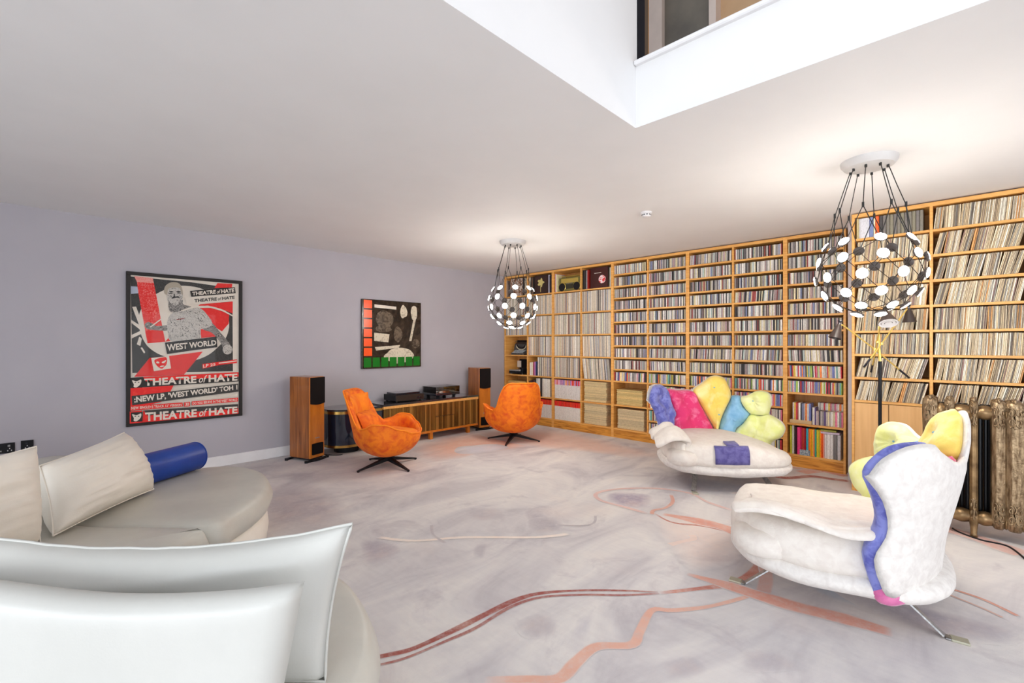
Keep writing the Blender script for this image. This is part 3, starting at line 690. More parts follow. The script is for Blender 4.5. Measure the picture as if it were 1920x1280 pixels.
# boombox
def onshelf(name, lab, cat, c, k, yfrac, dx=.05):
    return thing(name, lab, cat, (XB + dx, inL(c) + (inR(c) - inL(c)) * yfrac, lpz[k] + .0005), -PI / 2)   # local x runs right, local y into the case
bx_ = onshelf('boombox', 'olive and gold boombox on the top shelf', 'radio', 2, 6, .54, .05)
OLIVE = M('olive_plastic', hexc(112, 106, 52), .4); GOLDP = M('gold_panel', hexc(196, 170, 84), .35, .4)
b = B(); b.box((-.215, 0, 0), (.215, .11, .225), .012, seg=2); b.build('body', OLIVE, bx_)
b = B(); b.box((-.17, -.006, .135), (.17, .002, .205), .003); b.build('tuner_panel', GOLDP, bx_)
b = B(); b.box((-.075, -.007, .04), (.075, .002, .115), .003); b.build('cassette_door', M('dark_olive', hexc(52, 50, 34), .3), bx_)
for s_ in (-1, 1):
    b = B(); b.lathe([(0, .004), (.05, .006), (.066, .010), (.066, 0), (.0, 0)], 24, Matrix.Translation((s_ * .145, 0, .072)) @ Matrix.Rotation(PI / 2, 4, 'X')); sp_ = b.build('speaker_cone', BLACK, bx_, True)
    b = B(); b.lathe([(.066, .012), (.072, .008), (.072, 0), (.066, 0)], 24, Matrix.Translation((s_ * .145, 0, .072)) @ Matrix.Rotation(PI / 2, 4, 'X')); b.build('ring', GOLDP, sp_, True)
for i in range(5):
    b = B(); b.box((-.06 + i * .026, -.012, .12), (-.042 + i * .026, 0, .130), .001); b.build('button', STEEL, bx_)
b = B(); b.tube([(-.19, .05, .2), (-.19, .05, .25), (.19, .05, .25), (.19, .05, .2)], .008, 8); b.build('handle', GOLDP, bx_, True)
# typewriter
tw = onshelf('typewriter', 'old black typewriter standing on the corner shelf', 'typewriter', 0, 3, .55, .076)
TWK = M('crackle_black', (.03, .028, .03), .45, col2=(.07, .066, .062), scale=(40, 40, 40))
b = B(); b.prism([(0.03, 0), (.25, 0), (.25, .21), (.12, .225), (.055, .19), (.03, .06)], -.18, .18, Matrix(((0, 0, 1, 0), (1, 0, 0, 0), (0, 1, 0, 0), (0, 0, 0, 1))), .01); b.build('body', TWK, tw)
b = B(); b.tube([(-.20, .17, .235), (.20, .17, .235)], .026, 16); pl_ = b.build('platen', BLACK, tw, True)
for s_ in (-1, 1):
    b = B(); b.tube([(s_ * .20, .17, .235), (s_ * .218, .17, .235)], .028, 14); b.build('knob', STEEL, pl_, True)
b = B(); b.tube([(math.cos(a) * .115, .038 - .0 * a, .165 + math.sin(a) * .075) for a in [PI + PI * i / 16 for i in range(17)]], .007, 8); b.build('type_basket', M('ivory_trim', hexc(206, 198, 170), .4), tw, True)
b = B(); b.tube([(math.cos(a) * .10, .042, .175 + math.sin(a) * .05) for a in [PI + PI * i / 16 for i in range(17)]], .013, 8); b.build('type_bars', BLACK, tw, True)
for r_ in range(4):
    for i in range(10):
        b = B(); b.lathe([(0, .006), (.009, .005), (.009, 0), (0, 0)], 10, Matrix.Translation((-.126 + i * .027 + r_ * .005, -.055 + r_ * .020, .036 + r_ * .013))); b.build('key', STEEL, tw)
b = B(); b.box((-.15, -.075, 0), (.155, .05, .034), .006); b.build('key_bed', TWK, tw)
b = B(); b.tube([(-.19, .16, .235), (-.225, .10, .245)], .004, 6); b.build('return_lever', STEEL, tw, True)
# second turntable / printer shelf
ct = onshelf('compact_turntable', 'silver-topped compact record player on corner shelf', 'record player', 0, 2, .45, .03)
b = B(); b.box((-.17, 0, .012), (.16, .26, .055), .004); b.build('body', BLACK, ct)
b = B(); b.box((-.165, .004, .055), (.10, .255, .076), .004); b.build('top_plate', M('silver_plate', hexc(196, 196, 196), .3, .6), ct)
for s_ in (-.14, .13):
    b = B(); b.lathe([(0, 0), (.012, 0), (.012, .012), (0, .012)], 12, Matrix.Translation((s_, .03, 0))); b.build('foot', STEEL, ct)
b = B(); b.box((.105, .01, .055), (.16, .20, .11), .004); b.build('tone_arm_block', BLACK, ct)
def plainbox(name, lab, cat, c, k, yf, dx, size, mat, bev=.003):
    t = onshelf(name, lab, cat, c, k, yf, dx); b = B(); sx, sy, sz = size
    b.box((-sx / 2, 0, 0), (sx / 2, sy, sz), bev); me = b.build('body', mat, t); return t
fr_ = plainbox('speaker_box', 'dark cloth-fronted box behind the compact record player', 'speaker', 0, 2, .42, .298, (.30, .03, .26), GRILLE)
pb = plainbox('card', 'pale square card in front of the dark box, corner shelf', 'card', 0, 2, .14, .292, (.10, .004, .12), PAPER, .001); pb.location.z += .11
b = B(); b.box((-.02, .001, -.11), (-.014, .003, 0)); b.build('support', BLACK, pb)
# ------------------------------------------------------------------ wall pieces on the lilac wall
def quad_prism(px, Y, th, name, mat, parent):
    """flat printed shape, traced corner pixels laid on the plane y = Y"""
    b = B(); n = len(px); P = [onY(x, y, Y) for x, y in px]
    lo = [b.bm.verts.new(p) for p in P]; f = b.bm.faces.new(lo)
    return b.build(name, mat, parent, world=True)
def pc_(*a): return [(220 + x / 4.128, 500 + y / 4.128) for x, y in a]     # poster crop -> photo pixels
def lettering(txt, quad, Y, mat, parent, off=.0, shear=0):
    cu = bpy.data.curves.new('lettering', 'FONT'); cu.body = txt; cu.offset = off; cu.resolution_u = 3; cu.shear = shear
    o = bpy.data.objects.new('lettering', cu); COL.objects.link(o)
    dg = bpy.context.evaluated_depsgraph_get(); me = bpy.data.meshes.new_from_object(o.evaluated_get(dg))
    bpy.data.objects.remove(o)
    xs = [v.co.x for v in me.vertices]; ys = [v.co.y for v in me.vertices]
    x0, x1, y0, y1 = min(xs), max(xs), min(ys), max(ys)
    tl, tr, br, bl = [onY(x, y, Y) for x, y in quad]
    for v in me.vertices:
        u = (v.co.x - x0) / (x1 - x0); t = (v.co.y - y0) / (y1 - y0)
        v.co = (bl * (1 - u) + br * u) * (1 - t) + (tl * (1 - u) + tr * u) * t
    me.materials.clear(); me.materials.append(mat)
    return obj('lettering', me, parent, True)
po = thing('framed_poster', 'large black-framed red, black and cream concert poster on the lilac wall', 'poster', (1.127, YA, .55))
b = B(); x0, x1, z0, z1, fw = .611, 1.642, .549, 2.095, .034
for A, C in (((x0, z0), (x1, z0 + fw)), ((x0, z1 - fw), (x1, z1)), ((x0, z0 + fw), (x0 + fw, z1 - fw)), ((x1 - fw, z0 + fw), (x1, z1 - fw))):
    b.box((A[0], YA - .034, A[1]), (C[0], YA - .001, C[1]), .002)
b.build('frame', M('black_stained_wood', hexc(22, 16, 13), .6), po, world=True)
b = B(); b.box((x0 + fw, YA - .016, z0 + fw), (x1 - fw, YA - .004, z1 - fw)); b.build('print', PAPER, po, world=True)
lay = [YA - .0162]
def shp(pts, mat, name='print_shape'):
    lay[0] -= .00022; return quad_prism(pts, lay[0], 0, name, mat, po)
shp(pc_((103, 75), (560, 118), (890, 165), (895, 808), (116, 822)), INK)
el = [(330, 195), (420, 160), (510, 146), (640, 165), (740, 220), (820, 300), (865, 430), (845, 540), (780, 620), (690, 690), (560, 730), (430, 705), (330, 680), (240, 620), (190, 540), (165, 440), (175, 350), (230, 260)]
shp([(p.x, p.y) for p in smooth_poly([(*q, 0) for q in pc_(*el)], 60)], PAPER)
shp(pc_((100, 150), (250, 160), (160, 205), (102, 210)), M('print_pale_blue', hexc(176, 186, 204), .5))
shp(pc_((115, 310), (145, 308), (190, 430), (165, 440)), PAPER); shp(pc_((100, 405), (170, 450), (230, 470), (180, 490), (104, 430)), PAPER)
shp(pc_((104, 530), (190, 490), (205, 510), (110, 555)), PAPER); shp(pc_((150, 600), (170, 540), (190, 555), (178, 612)), PAPER); shp(pc_((180, 628), (192, 622), (217, 662), (206, 670)), PAPER)
shp(pc_((130, 72), (274, 86), (283, 126), (152, 118)), PINKP); shp(pc_((152, 118), (283, 126), (371, 580), (234, 592), (163, 205)), REDM)
shp(pc_((215, 500), (350, 484), (371, 580), (234, 592)), RED)
shp(pc_((640, 290), (893, 268), (893, 362), (800, 325), (700, 300), (625, 305)), RED)
shp(pc_((640, 318), (720, 318), (820, 345), (866, 372), (862, 440), (810, 500), (700, 430)), RED); shp(pc_((640, 482), (700, 478), (770, 540), (642, 552)), RED)
shp(pc_((250, 705), (400, 690), (662, 655), (515, 836), (130, 852)), RED); shp(pc_((775, 126), (890, 132), (886, 160), (750, 166)), RED)
shp(pc_((370, 580), (400, 545), (410, 575)), RED)
# the ball player
def curve_shape(pts, mat, n=60):
    return shp([(p.x, p.y) for p in smooth_poly([(*q, 0) for q in pc_(*pts)], n)], mat)
curve_shape([(215, 440), (240, 428), (265, 436), (310, 458), (390, 452), (400, 470), (385, 494), (290, 490), (235, 482), (214, 462)], SKETCHD, 40)
curve_shape([(690, 415), (740, 440), (790, 500), (850, 570), (880, 620), (850, 650), (825, 640), (790, 575), (730, 510), (660, 480)], SKETCHD, 40)
curve_shape([(440, 350), (500, 335), (580, 312), (650, 325), (710, 390), (735, 440), (700, 470), (650, 480), (645, 520), (640, 556), (520, 580), (412, 572), (392, 520), (384, 450), (400, 385)], SKETCH)
curve_shape([(400, 330), (405, 260), (500, 255), (510, 290), (575, 312), (500, 338), (430, 352)], SKETCHD, 40)
curve_shape([(365, 190), (372, 160), (400, 130), (440, 120), (480, 132), (500, 165), (508, 210), (500, 250), (480, 285), (450, 300), (415, 285), (390, 262), (380, 225)], SKETCH)
curve_shape([(362, 200), (368, 155), (400, 126), (440, 119), (480, 130), (502, 170), (508, 215), (495, 205), (480, 165), (430, 160), (395, 172), (385, 215)], M('print_cap', hexc(176, 164, 146), .6))
curve_shape([(418, 245), (438, 226), (452, 230), (470, 228), (486, 244), (470, 240), (452, 240), (436, 244)], INKD, 30)
for e in ((400, 192), (455, 190)): curve_shape([e, (e[0] + 18, e[1] - 5), (e[0] + 36, e[1] + 2), (e[0] + 18, e[1] + 6)], INKD, 16)
curve_shape([(853 + 38 * math.cos(a), 640 + 38 * math.sin(a)) for a in [2 * PI * i / 12 for i in range(12)]], SKETCH, 30)
shp(pc_((458, 406), (520, 396), (520, 402), (458, 413)), M('print_maroon', hexc(140, 50, 44), .6))
for q in [((455, 292), (640, 300)), ]: pass
for x_, y_, dx, dy in [(410, 400, 10, 40), (425, 470, 6, 50), (445, 520, 30, 30), (480, 540, 40, -14), (520, 450, 30, 40), (560, 420, 30, 50), (600, 500, 12, 40), (610, 390, 40, 30), (650, 360, 36, 40), (470, 360, 40, -14), (540, 350, 50, -12), (640, 430, 30, -20), (400, 530, 16, 36), (570, 545, 50, -12), (680, 440, 30, 20), (500, 500, 10, 46), (450, 430, 4, 36), (590, 350, 30, 16), (630, 480, 6, 60), (530, 530, 20, 24)]:
    L_ = math.hypot(dx, dy); nx, ny = -dy / L_ * 1.6, dx / L_ * 1.6
    shp(pc_((x_, y_), (x_ + dx * .5 + nx * 1.6, y_ + dy * .5 + ny * 1.6), (x_ + dx, y_ + dy), (x_ + dx * .5 - nx * .6, y_ + dy * .5 - ny * .6)), INKD)
for q in ([(395, 205), (412, 200), (430, 204), (412, 209)], [(458, 202), (474, 198), (490, 203), (474, 207)], [(440, 205), (446, 222), (436, 226)], [(395, 255), (410, 285), (425, 292), (405, 282)], [(490, 250), (480, 280), (470, 290), (486, 275)]): curve_shape(q, INKD, 14)
shp(pc_((250, 465), (345, 395), (350, 402), (258, 470)), PAPER)
curve_shape([(500, 335), (600, 305), (720, 305), (820, 335), (900, 380), (900, 388), (815, 345), (720, 316), (605, 316), (505, 343)], PAPER, 60)
shp(pc_((520, 236), (700, 222), (936, 196), (936, 264), (640, 288), (540, 290)), PAPER)
# lettering strips
shp(pc_((368, 586), (768, 540), (775, 622), (560, 650), (385, 676)), INKD)
lettering('WEST WORLD', pc_((382, 600), (764, 566), (767, 606), (386, 652)), lay[0] - .0003, PAPER, po, .03); lay[0] -= .0003
shp(pc_((262, 706), (400, 690), (416, 786), (283, 808)), PAPER)
curve_shape([(288, 722), (335, 704), (380, 702), (382, 750), (362, 775), (345, 788), (320, 778), (296, 752)], RED, 40)
for m_ in ([(300, 738), (315, 732), (326, 744), (310, 748)], [(346, 736), (378, 722), (366, 742), (350, 746)], [(328, 772), (345, 764), (364, 766), (346, 776)]): curve_shape(m_, PAPER, 16)
shp(pc_((563, 186), (910, 158), (916, 204), (573, 232)), INKD)
def toh(x0_, x1_, ya, yb, yc, yd, mat, mid=.60):
    """THEATRE of HATE across a strip: corners (x0,ya)-(x1,yb) top, (x0,yc)-(x1,yd) bottom"""
    L_ = lambda u, top: (x0_ + (x1_ - x0_) * u, (ya + (yb - ya) * u) if top else (yc + (yd - yc) * u))
    for s_, u0, u1, sh in (('THEATRE', 0, .56, 0), ('of', .585, .675, .3), ('HATE', .69, 1, 0)):
        lettering(s_, pc_(L_(u0, 1), L_(u1, 1), L_(u1, 0), L_(u0, 0)), lay[0] - .0003, mat, po, .035 if sh == 0 else .01, sh)
    lay[0] -= .0003
toh(580, 905, 194, 166, 222, 197, PAPER); toh(596, 908, 250, 224, 276, 248, INK)
shp(pc_((658, 752), (790, 735), (926, 716), (926, 745), (800, 758), (660, 788)), RED)
lettering('LP 25', pc_((664, 756), (760, 744), (760, 764), (664, 782)), lay[0] - .0003, PAPER, po, .02); lay[0] -= .0003
shp(pc_((785, 742), (924, 724), (924, 732), (785, 750)), PAPER)
shp(pc_((95, 858), (938, 815), (938, 886), (95, 938)), INKD); shp(pc_((200, 853), (938, 815), (938, 850), (220, 886)), RED)
def mask(x, y, s_):
    shp(pc_((x, y), (x + 88 * s_, y - 6), (x + 88 * s_, y + 68 * s_), (x, y + 74 * s_)), INKD)
    curve_shape([(x + 8, y + 12), (x + 42, y + 20), (x + 78, y + 6), (x + 74, y + 40), (x + 44, y + 66), (x + 20, y + 62), (x + 22, y + 44)], PAPER, 24)
    for dx in (26, 52): curve_shape([(x + dx, y + 28), (x + dx + 8, y + 24), (x + dx + 14, y + 28), (x + dx + 7, y + 32)], INKD, 10)
mask(106, 866, 1)
toh(208, 930, 866, 826, 922, 880, PAPER)
shp(pc_((95, 940), (435, 918), (410, 968), (340, 1045), (240, 1070), (95, 1085)), RED)
shp(pc_((110, 1000), (935, 904), (938, 966), (600, 1008), (115, 1072)), INK)
lettering(":NEW LP, 'WEST WORLD' TOH 1", pc_((128, 1004), (928, 912), (930, 956), (132, 1060)), lay[0] - .0003, PAPER, po, .035); lay[0] -= .0003
shp(pc_((100, 1076), (505, 1050), (508, 1080), (100, 1114)), RED); shp(pc_((518, 1048), (562, 1044), (562, 1078), (518, 1084)), RED); shp(pc_((576, 1042), (935, 1012), (935, 1042), (576, 1072)), RED)
lettering('NEW SINGLE+3 TRACK 12" VERSION', pc_((108, 1082), (496, 1058), (498, 1076), (108, 1106)), lay[0] - .0003, PAPER, po, .02)
lettering('30', pc_((526, 1052), (554, 1050), (554, 1074), (526, 1078)), lay[0] - .0003, PAPER, po, .02)
lettering('DO YOU BELIEVE IN THE WEST WORLD', pc_((582, 1048), (928, 1018), (928, 1038), (582, 1066)), lay[0] - .0003, PAPER, po, .02); lay[0] -= .0003
shp(pc_((96, 1120), (190, 1112), (200, 1204), (96, 1214)), RED); shp(pc_((200, 1112), (935, 1062), (938, 1135), (200, 1204)), RED); shp(pc_((205, 1112), (935, 1062), (935, 1096), (230, 1150)), INK)
mask(106, 1128, 1); toh(215, 930, 1128, 1080, 1196, 1132, PAPER)
b = B(); b.box((x0 + fw, YA - .0305, z0 + fw), (x1 - fw, YA - .029, z1 - fw)); b.build('glazing', PICGL, po, world=True)

# the square picture: a plain generic stand-in in the same colours
pic = thing('square_picture', 'glossy square black and white picture with orange and green block borders', 'picture', (3.6, YA, 1.03))
b = B(); b.box((3.118, YA - .036, 1.026), (4.091, YA - .001, 1.998), .003)
b.build('panel', M('glossy_print', hexc(34, 26, 20), .12, col2=hexc(66, 54, 44), scale=(7, 7, 7), var=(.4, .7), dist=1.5), pic, world=True)
lay2 = [YA - .0362]
def ab(pts, mat):
    lay2[0] -= .0003; b = B(); f = [b.bm.verts.new((3.118 + u * .973, lay2[0], 1.026 + v * .972)) for u, v in pts]; b.bm.faces.new(f); b.build('print_shape', mat, pic, world=True)
CRM = M('print_ivory', hexc(214, 204, 182), .2, col2=hexc(150, 138, 118), scale=(14, 14, 14), var=(.5, .72), dist=2); TPE = M('print_umber', hexc(112, 98, 82), .2, col2=hexc(60, 50, 42), scale=(12, 12, 12), var=(.4, .66), dist=2)
def blob(cx, cy, rx, ry, seed, n=26): return [(cx + rx * math.cos(a) * (1 + .25 * noise.noise(Vector((math.cos(a) * 1.4, math.sin(a) * 1.4, seed)))), cy + ry * math.sin(a) * (1 + .25 * noise.noise(Vector((math.cos(a) * 1.4, math.sin(a) * 1.4, seed + 5))))) for a in [2 * PI * i / n for i in range(n)]]
ab([(.19, .40), (.42, .38), (.44, .50), (.19, .52)], CRM); ab(blob(.36, .72, .15, .13, 3), TPE); ab(blob(.34, .58, .14, .05, 8), TPE)
ab(blob(.62, .18, .26, .11, 1), CRM); ab(blob(.68, .84, .06, .10, 4), CRM); ab(blob(.87, .84, .06, .12, 6), CRM); ab([(.78, .40), (.82, .40), (.92, .82), (.88, .84)], CRM)
ab([(.22, .26), (.60, .30), (.62, .34), (.20, .31)], CRM); ab(blob(.58, .50, .07, .12, 9), TPE); ab(blob(.90, .36, .07, .07, 12), TPE)
ORP = M('print_orange', hexc(255, 92, 34), .2); GRP = M('print_green', hexc(12, 116, 30), .2)
for i in range(6): ab([(.025, .985 - i * .137), (.155, .985 - i * .137), (.155, .868 - i * .137), (.025, .868 - i * .137)], ORP)
for i in range(7): ab([(.025 + i * .138, .16), (.142 + i * .138, .16), (.142 + i * .138, .02), (.025 + i * .138, .02)], GRP)
ab([(.19, .93), (.55, .915), (.55, .872), (.19, .885)], PAPER)

for px0, px1, pya, pyb, lab, n in ((0, 28, 833, 852, 'black double wall socket above the white cushion, partly at the frame edge', 2), (39, 63, 828, 843, 'small black wall socket, right of the double one', 1)):
    a, c = onY(px0 - (12 if n == 2 else 0), (pya + pyb) / 2, YA), onY(px1, (pya + pyb) / 2, YA)
    t = thing('wall_socket', lab, 'socket', (a.x, YA, a.z)); hz = .044
    b = B(); b.box((a.x, YA - .009, a.z - hz), (c.x, YA - .0005, a.z + hz), .002); b.build('plate', BLACK, t, world=True)
    for k in range(n):
        xx = a.x + (c.x - a.x) * (k + .5) / n
        b = B(); b.box((xx - .012, YA - .0115, a.z + .01), (xx + .004, YA - .008, a.z + .028), .001); b.build('switch', STEEL if k == 1 else BLACKG, t, world=True)
        b = B()
        for dx, dz in ((0, -.004), (-.011, -.022), (.011, -.022)): b.box((xx + dx - .003, YA - .0096, a.z + dz - .005), (xx + dx + .003, YA - .008, a.z + dz + .005))
        b.build('socket_holes', CANOPY, t, world=True)

# ------------------------------------------------------------------ speakers
def speaker(lab, loc, rz):
    t = thing('floor_speaker', lab, 'speaker', loc, rz); W_, D_, H_ = .215, .33, .985                     # local: front faces -y
    b = B(); b.box((-W_ / 2, -D_ / 2 + .02, .035), (W_ / 2, D_ / 2, H_), .004); b.build('cabinet', WALN, t)
    b = B(); b.box((-W_ / 2 + .001, -D_ / 2, .036), (W_ / 2 - .001, -D_ / 2 + .0195, H_ - .002), .003); b.build('front_baffle', WALF, t)
    pts = [(-W_ / 2 + .004, H_ - .006), (W_ / 2 - .004, H_ - .006), (W_ / 2 - .004, .672)] + [(W_ / 2 - .004 - (W_ - .008) * i / 12, .672 - .014 * math.sin(PI * i / 12)) for i in range(1, 12)] + [(-W_ / 2 + .004, .672)]
    b = B(); b.prism(pts, 0, .014, Matrix(((1, 0, 0, 0), (0, 0, -1, -D_ / 2 - .0002), (0, 1, 0, 0), (0, 0, 0, 1)))); b.build('grille', GRILLE, t)
    b = B(); b.box((-.08, -D_ / 2 - .007, .075), (.08, -D_ / 2 - .0005, .205), .012, seg=2); b.build('port_cover', GRILLE, t)
    b = B(); b.box((-.034, -D_ / 2 - .002, .262), (.034, -D_ / 2 - .0005, .272)); b.build('badge', STEEL, t)
    b = B(); b.box((-.10, -.15, .020), (.10, .15, .036), .003); b.build('plinth', BLACK, t)
    for s_ in (-1, 1):
        pts = [Vector((.155 * math.cos(a) * 1.0, s_ * (.16 + .03 * (1 - abs(math.cos(a)))), .012)) for a in [PI * i / 14 for i in range(15)]]
        b = B()
        for p, q in zip(pts, pts[1:]): b.bar(p, q, .03, .02, (0, 1, 0))
        for s2 in (-1, 1): b.lathe([(0, 0), (.02, 0), (.02, .024), (.0, .024)], 14, Matrix.Translation((s2 * .155, s_ * .16, 0)))
        b.build('outrigger', BLACK, t)
    return t
speaker('walnut floor speaker left of the sideboard, near the poster', (2.245, 5.600, 0), math.radians(20))
speaker('walnut floor speaker at the sideboard right end, by the bookcase', (5.02, 5.625, 0), math.radians(-8))

# ------------------------------------------------------------------ sideboard with the round end
sb = thing('sideboard', 'long fluted bronze sideboard with a round blue-black lacquered end', 'sideboard', (3.7, 5.66, 0))
SX0, SX1, FY, BY = 2.74, 4.80, 5.44, 5.925                # drum centre x, right end, front, back
ST = .575
cy_ = (FY + BY) / 2; rr_ = (BY - FY) / 2
def stad(r, xr, n=24): return [(SX0 + r * math.cos(a), cy_ + r * math.sin(a)) for a in [PI / 2 + PI * i / n for i in range(n + 1)]] + [(xr, cy_ - r), (xr, cy_ + r)]
b = B(); b.prism(stad(rr_ - .004, 3.16), .115, .50); b.build('round_cabinet', BLUEBLK, sb, True, world=True)
b = B(); b.prism(stad(rr_, 3.17), .50, .535); b.build('brass_band', BRASS, sb, True, world=True)
b = B(); b.prism(stad(rr_, 3.17), .085, .115); b.build('brass_band', BRASS, sb, True, world=True)
b = B(); b.prism([(p[0], p[1]) for p in stad(rr_ + .008, 3.18)], .5355, .548); b.box((3.14, FY - .035, .5495), (SX1 + .01, BY, .5755)); b.prism(stad(rr_ + .008, 3.2), .548, .56); b.build('top', M('smoked_glass_top', (.03, .03, .034), .05, coat=1), sb, True, world=True)
XF = 3.16
b = B(); b.box((XF, FY - .014, .135), (SX1, BY - .01, .512)); b.build('carcass', M('dark_walnut', hexc(70, 40, 22), .4), sb, world=True)
b = B(); b.box((XF - .005, FY - .034, .513), (SX1 + .004, BY - .005, .549), .002); b.build('top_rail', OAKH, sb, world=True)
b = B(); b.box((XF, FY - .03, .105), (SX1, BY - .01, .136), .002); b.build('bottom_rail', WALF, sb, world=True)
xs = XF + .003; i = 0; R2 = random.Random(3)
FLM = [BRONZE, M('bronze_dark', hexc(124, 90, 44), .32, .75), M('bronze_light', hexc(186, 142, 76), .3, .75)]
while xs < SX1 - .02:
    wd = R2.choice([.022, .03, .038, .05]); wd = min(wd, SX1 - .002 - xs)
    drawer = 3.98 < xs + wd / 2 < 4.34
    for z0_, z1_ in (((.138, .322), (.327, .511)) if drawer else ((.138, .511),)):
        b = B(); dd = R2.uniform(.004, .014); b.box((xs, FY - .016 - dd, z0_), (xs + wd - .002, FY - .0145, z1_), .002); b.build('slat', FLM[i % 3 if R2.random() < .7 else 0], sb, world=True)
    xs += wd; i += 1
for x_ in (3.22, 3.92, 4.62):
    for y_ in (FY + .03, BY - .08):
        b = B(); b.box((x_, y_ - .025, 0), (x_ + .05, y_ + .025, .105), .003); b.build('leg', WALF, sb, world=True)
    b = B(); b.box((x_ + .005, FY + .055, .07), (x_ + .045, BY - .105, .105)); b.build('stretcher', WALF, sb, world=True)
b = B(); b.lathe([(0, .0), (.15, 0), (.16, .085), (0, .085)], 32, Matrix.Translation((SX0 + .04, cy_, 0))); b.build('drum_foot', BLACK, sb, True, world=True)
# amplifier and turntable on it
am = thing('amplifier', 'black hi-fi amplifier on the sideboard', 'amplifier', (3.62, 5.66, ST + .001), math.radians(0))
b = B(); b.box((-.225, -.15, .012), (.225, .16, .092), .004); b.build('body', BLACK, am)
b = B(); b.box((-.228, -.168, .010), (.228, -.1505, .094), .003); f_ = b.build('front_panel', M('dark_front', (.03, .022, .018), .25), am)
for x_, r_ in ((.12, .014), (.16, .010)):
    b = B(); b.lathe([(0, 0), (r_, 0), (r_, .014), (0, .014)], 16, Matrix.Translation((x_, -.168, .045)) @ Matrix.Rotation(PI / 2, 4, 'X')); b.build('knob', BLACKG, f_, True)
b = B(); b.box((-.19, -.12, .0925), (.19, .14, .118), .004); b.build('upper_unit', BLACKG, am)
for x_ in (-.19, .19):
    for y_ in (-.12, .13):
        b = B(); b.lathe([(0, 0), (.016, 0), (.016, .0125), (0, .0125)], 12, Matrix.Translation((x_, y_, 0))); b.build('foot', BLACK, am)
tt = thing('turntable', 'record player under a clear lid on the sideboard', 'record player', (4.29, 5.68, ST + .001))
b = B(); b.box((-.225, -.175, .03), (.225, .175, .062), .008, seg=2); b.build('plinth', BLACKG, tt)
for x_ in (-.15, .15):
    for y_ in (-.12, .12):
        b = B(); b.lathe([(0, 0), (.022, 0), (.03, .03), (0, .03)], 16, Matrix.Translation((x_, y_, 0))); b.build('foot', BLACK, tt, True)
b = B(); b.lathe([(0, .064), (.145, .064), (.15, .067), (.15, .092), (.146, .094), (0, .094)], 48, Matrix.Translation((-.03, 0, 0))); pl = b.build('platter', M('platter_metal', hexc(190, 180, 165), .25, 1), tt, True)
b = B(); b.lathe([(0, .0945), (.145, .0945), (.145, .098), (0, .098)], 48, Matrix.Translation((-.03, 0, 0))); b.build('mat', BLACK, pl, True)
b = B(); b.lathe([(0, .062), (.025, .062), (.025, .11), (.012, .115), (0, .115)], 20, Matrix.Translation((.165, .11, 0))); b.tube([(.165, .15, .115), (.165, .06, .116), (.13, -.06, .112), (.10, -.09, .105)], .005, 8); b.box((.085, -.11, .098), (.108, -.08, .108), .002); b.build('tone_arm', BRASS, tt, True)
b = B(); b.box((-.20, -.165, .064), (-.17, -.14, .085), .003); b.build('speed_switch', BLACK, tt)
b = B()
for A, C in (((-.222, -.172, .064), (.222, -.168, .155)), ((-.222, .168, .064), (.222, .172, .155)), ((-.222, -.168, .064), (-.218, .168, .155)), ((.218, -.168, .064), (.222, .168, .155)), ((-.222, -.172, .1552), (.222, .172, .159))): b.box(A, C)
b.build('lid', ACRYL, tt)
fg = thing('figurine', 'small white and dark ornament on the sideboard behind the orange chair', 'ornament', (2.99, 5.62, .5605))
b = B(); b.box((-.06, -.03, 0), (.06, .03, .05), .006); b.build('base', BLACK, fg)
b = B(); b.lathe([(0, .05), (.022, .052), (.026, .075), (.014, .10), (.018, .115), (.012, .13), (0, .135)], 18, Matrix.Translation((.01, 0, 0))); b.build('figure', TRIMW, fg, True)
# cables
def cable(name, lab, pts, r, mat=BLACK):
    b = B(); b.tube(smooth_poly(pts, 40, False), r, 6); o = b.build(name, mat, None, True); return tag(o, lab, 'cable')
cable('speaker_cable', 'black cable running from left speaker along carpet to the sideboard', [(2.33, 5.77, .35), (2.40, 5.80, .16), (2.44, 5.78, .02), (2.46, 5.66, .008), (2.55, 5.50, .007), (2.62, 5.46, .012)], .005)
cable('power_cable', 'thin black cable trailing on the carpet below the radiator', [gz(1786, 990, .006), gz(1800, 998, .006), gz(1840, 1012, .006), gz(1890, 1024, .006), gz(1925, 1050, .006)], .006)

# ------------------------------------------------------------------ orange shell chairs
HR = [(0, .845), (22, .845), (31, .80), (40, .68), (50, .52), (60, .455), (72, .47), (90, .525), (104, .52), (130, .45), (155, .395), (180, .38)]
def shell_pt(th, f, inset=0.0):
    zb, hb, rb = .115, .27, .365
    zt = interp(abs(math.degrees(th)), HR) - inset * .3
    rb2 = rb - inset + .05 * math.exp(-((abs(math.degrees(th)) - 92) / 24) ** 2) + .02 * math.exp(-(math.degrees(th) / 40) ** 2)
    arc = PI / 2; up = max(0, zt - zb - hb); tot = hb * 1.45 + up
    s_ = f * tot
    if s_ < hb * 1.45 and zt >= zb + hb * .98 or up > 0 and s_ < hb * 1.45:
        a = s_ / (hb * 1.45) * PI / 2; r = rb2 * math.sin(a) ** .9; z = zb + inset + (hb - inset) * (1 - math.cos(a))
    elif up > 0:
        q = s_ - hb * 1.45; r = rb2 + q * (.22 if abs(math.degrees(th)) < 60 else .12); z = zb + hb + q
    else:
        a = f * math.acos(max(-1, 1 - (zt - zb) / hb)); r = rb2 * math.sin(a) ** .9; z = zb + inset + (hb - inset) * (1 - math.cos(a))
    return Vector((r * math.sin(th), r * math.cos(th), z))
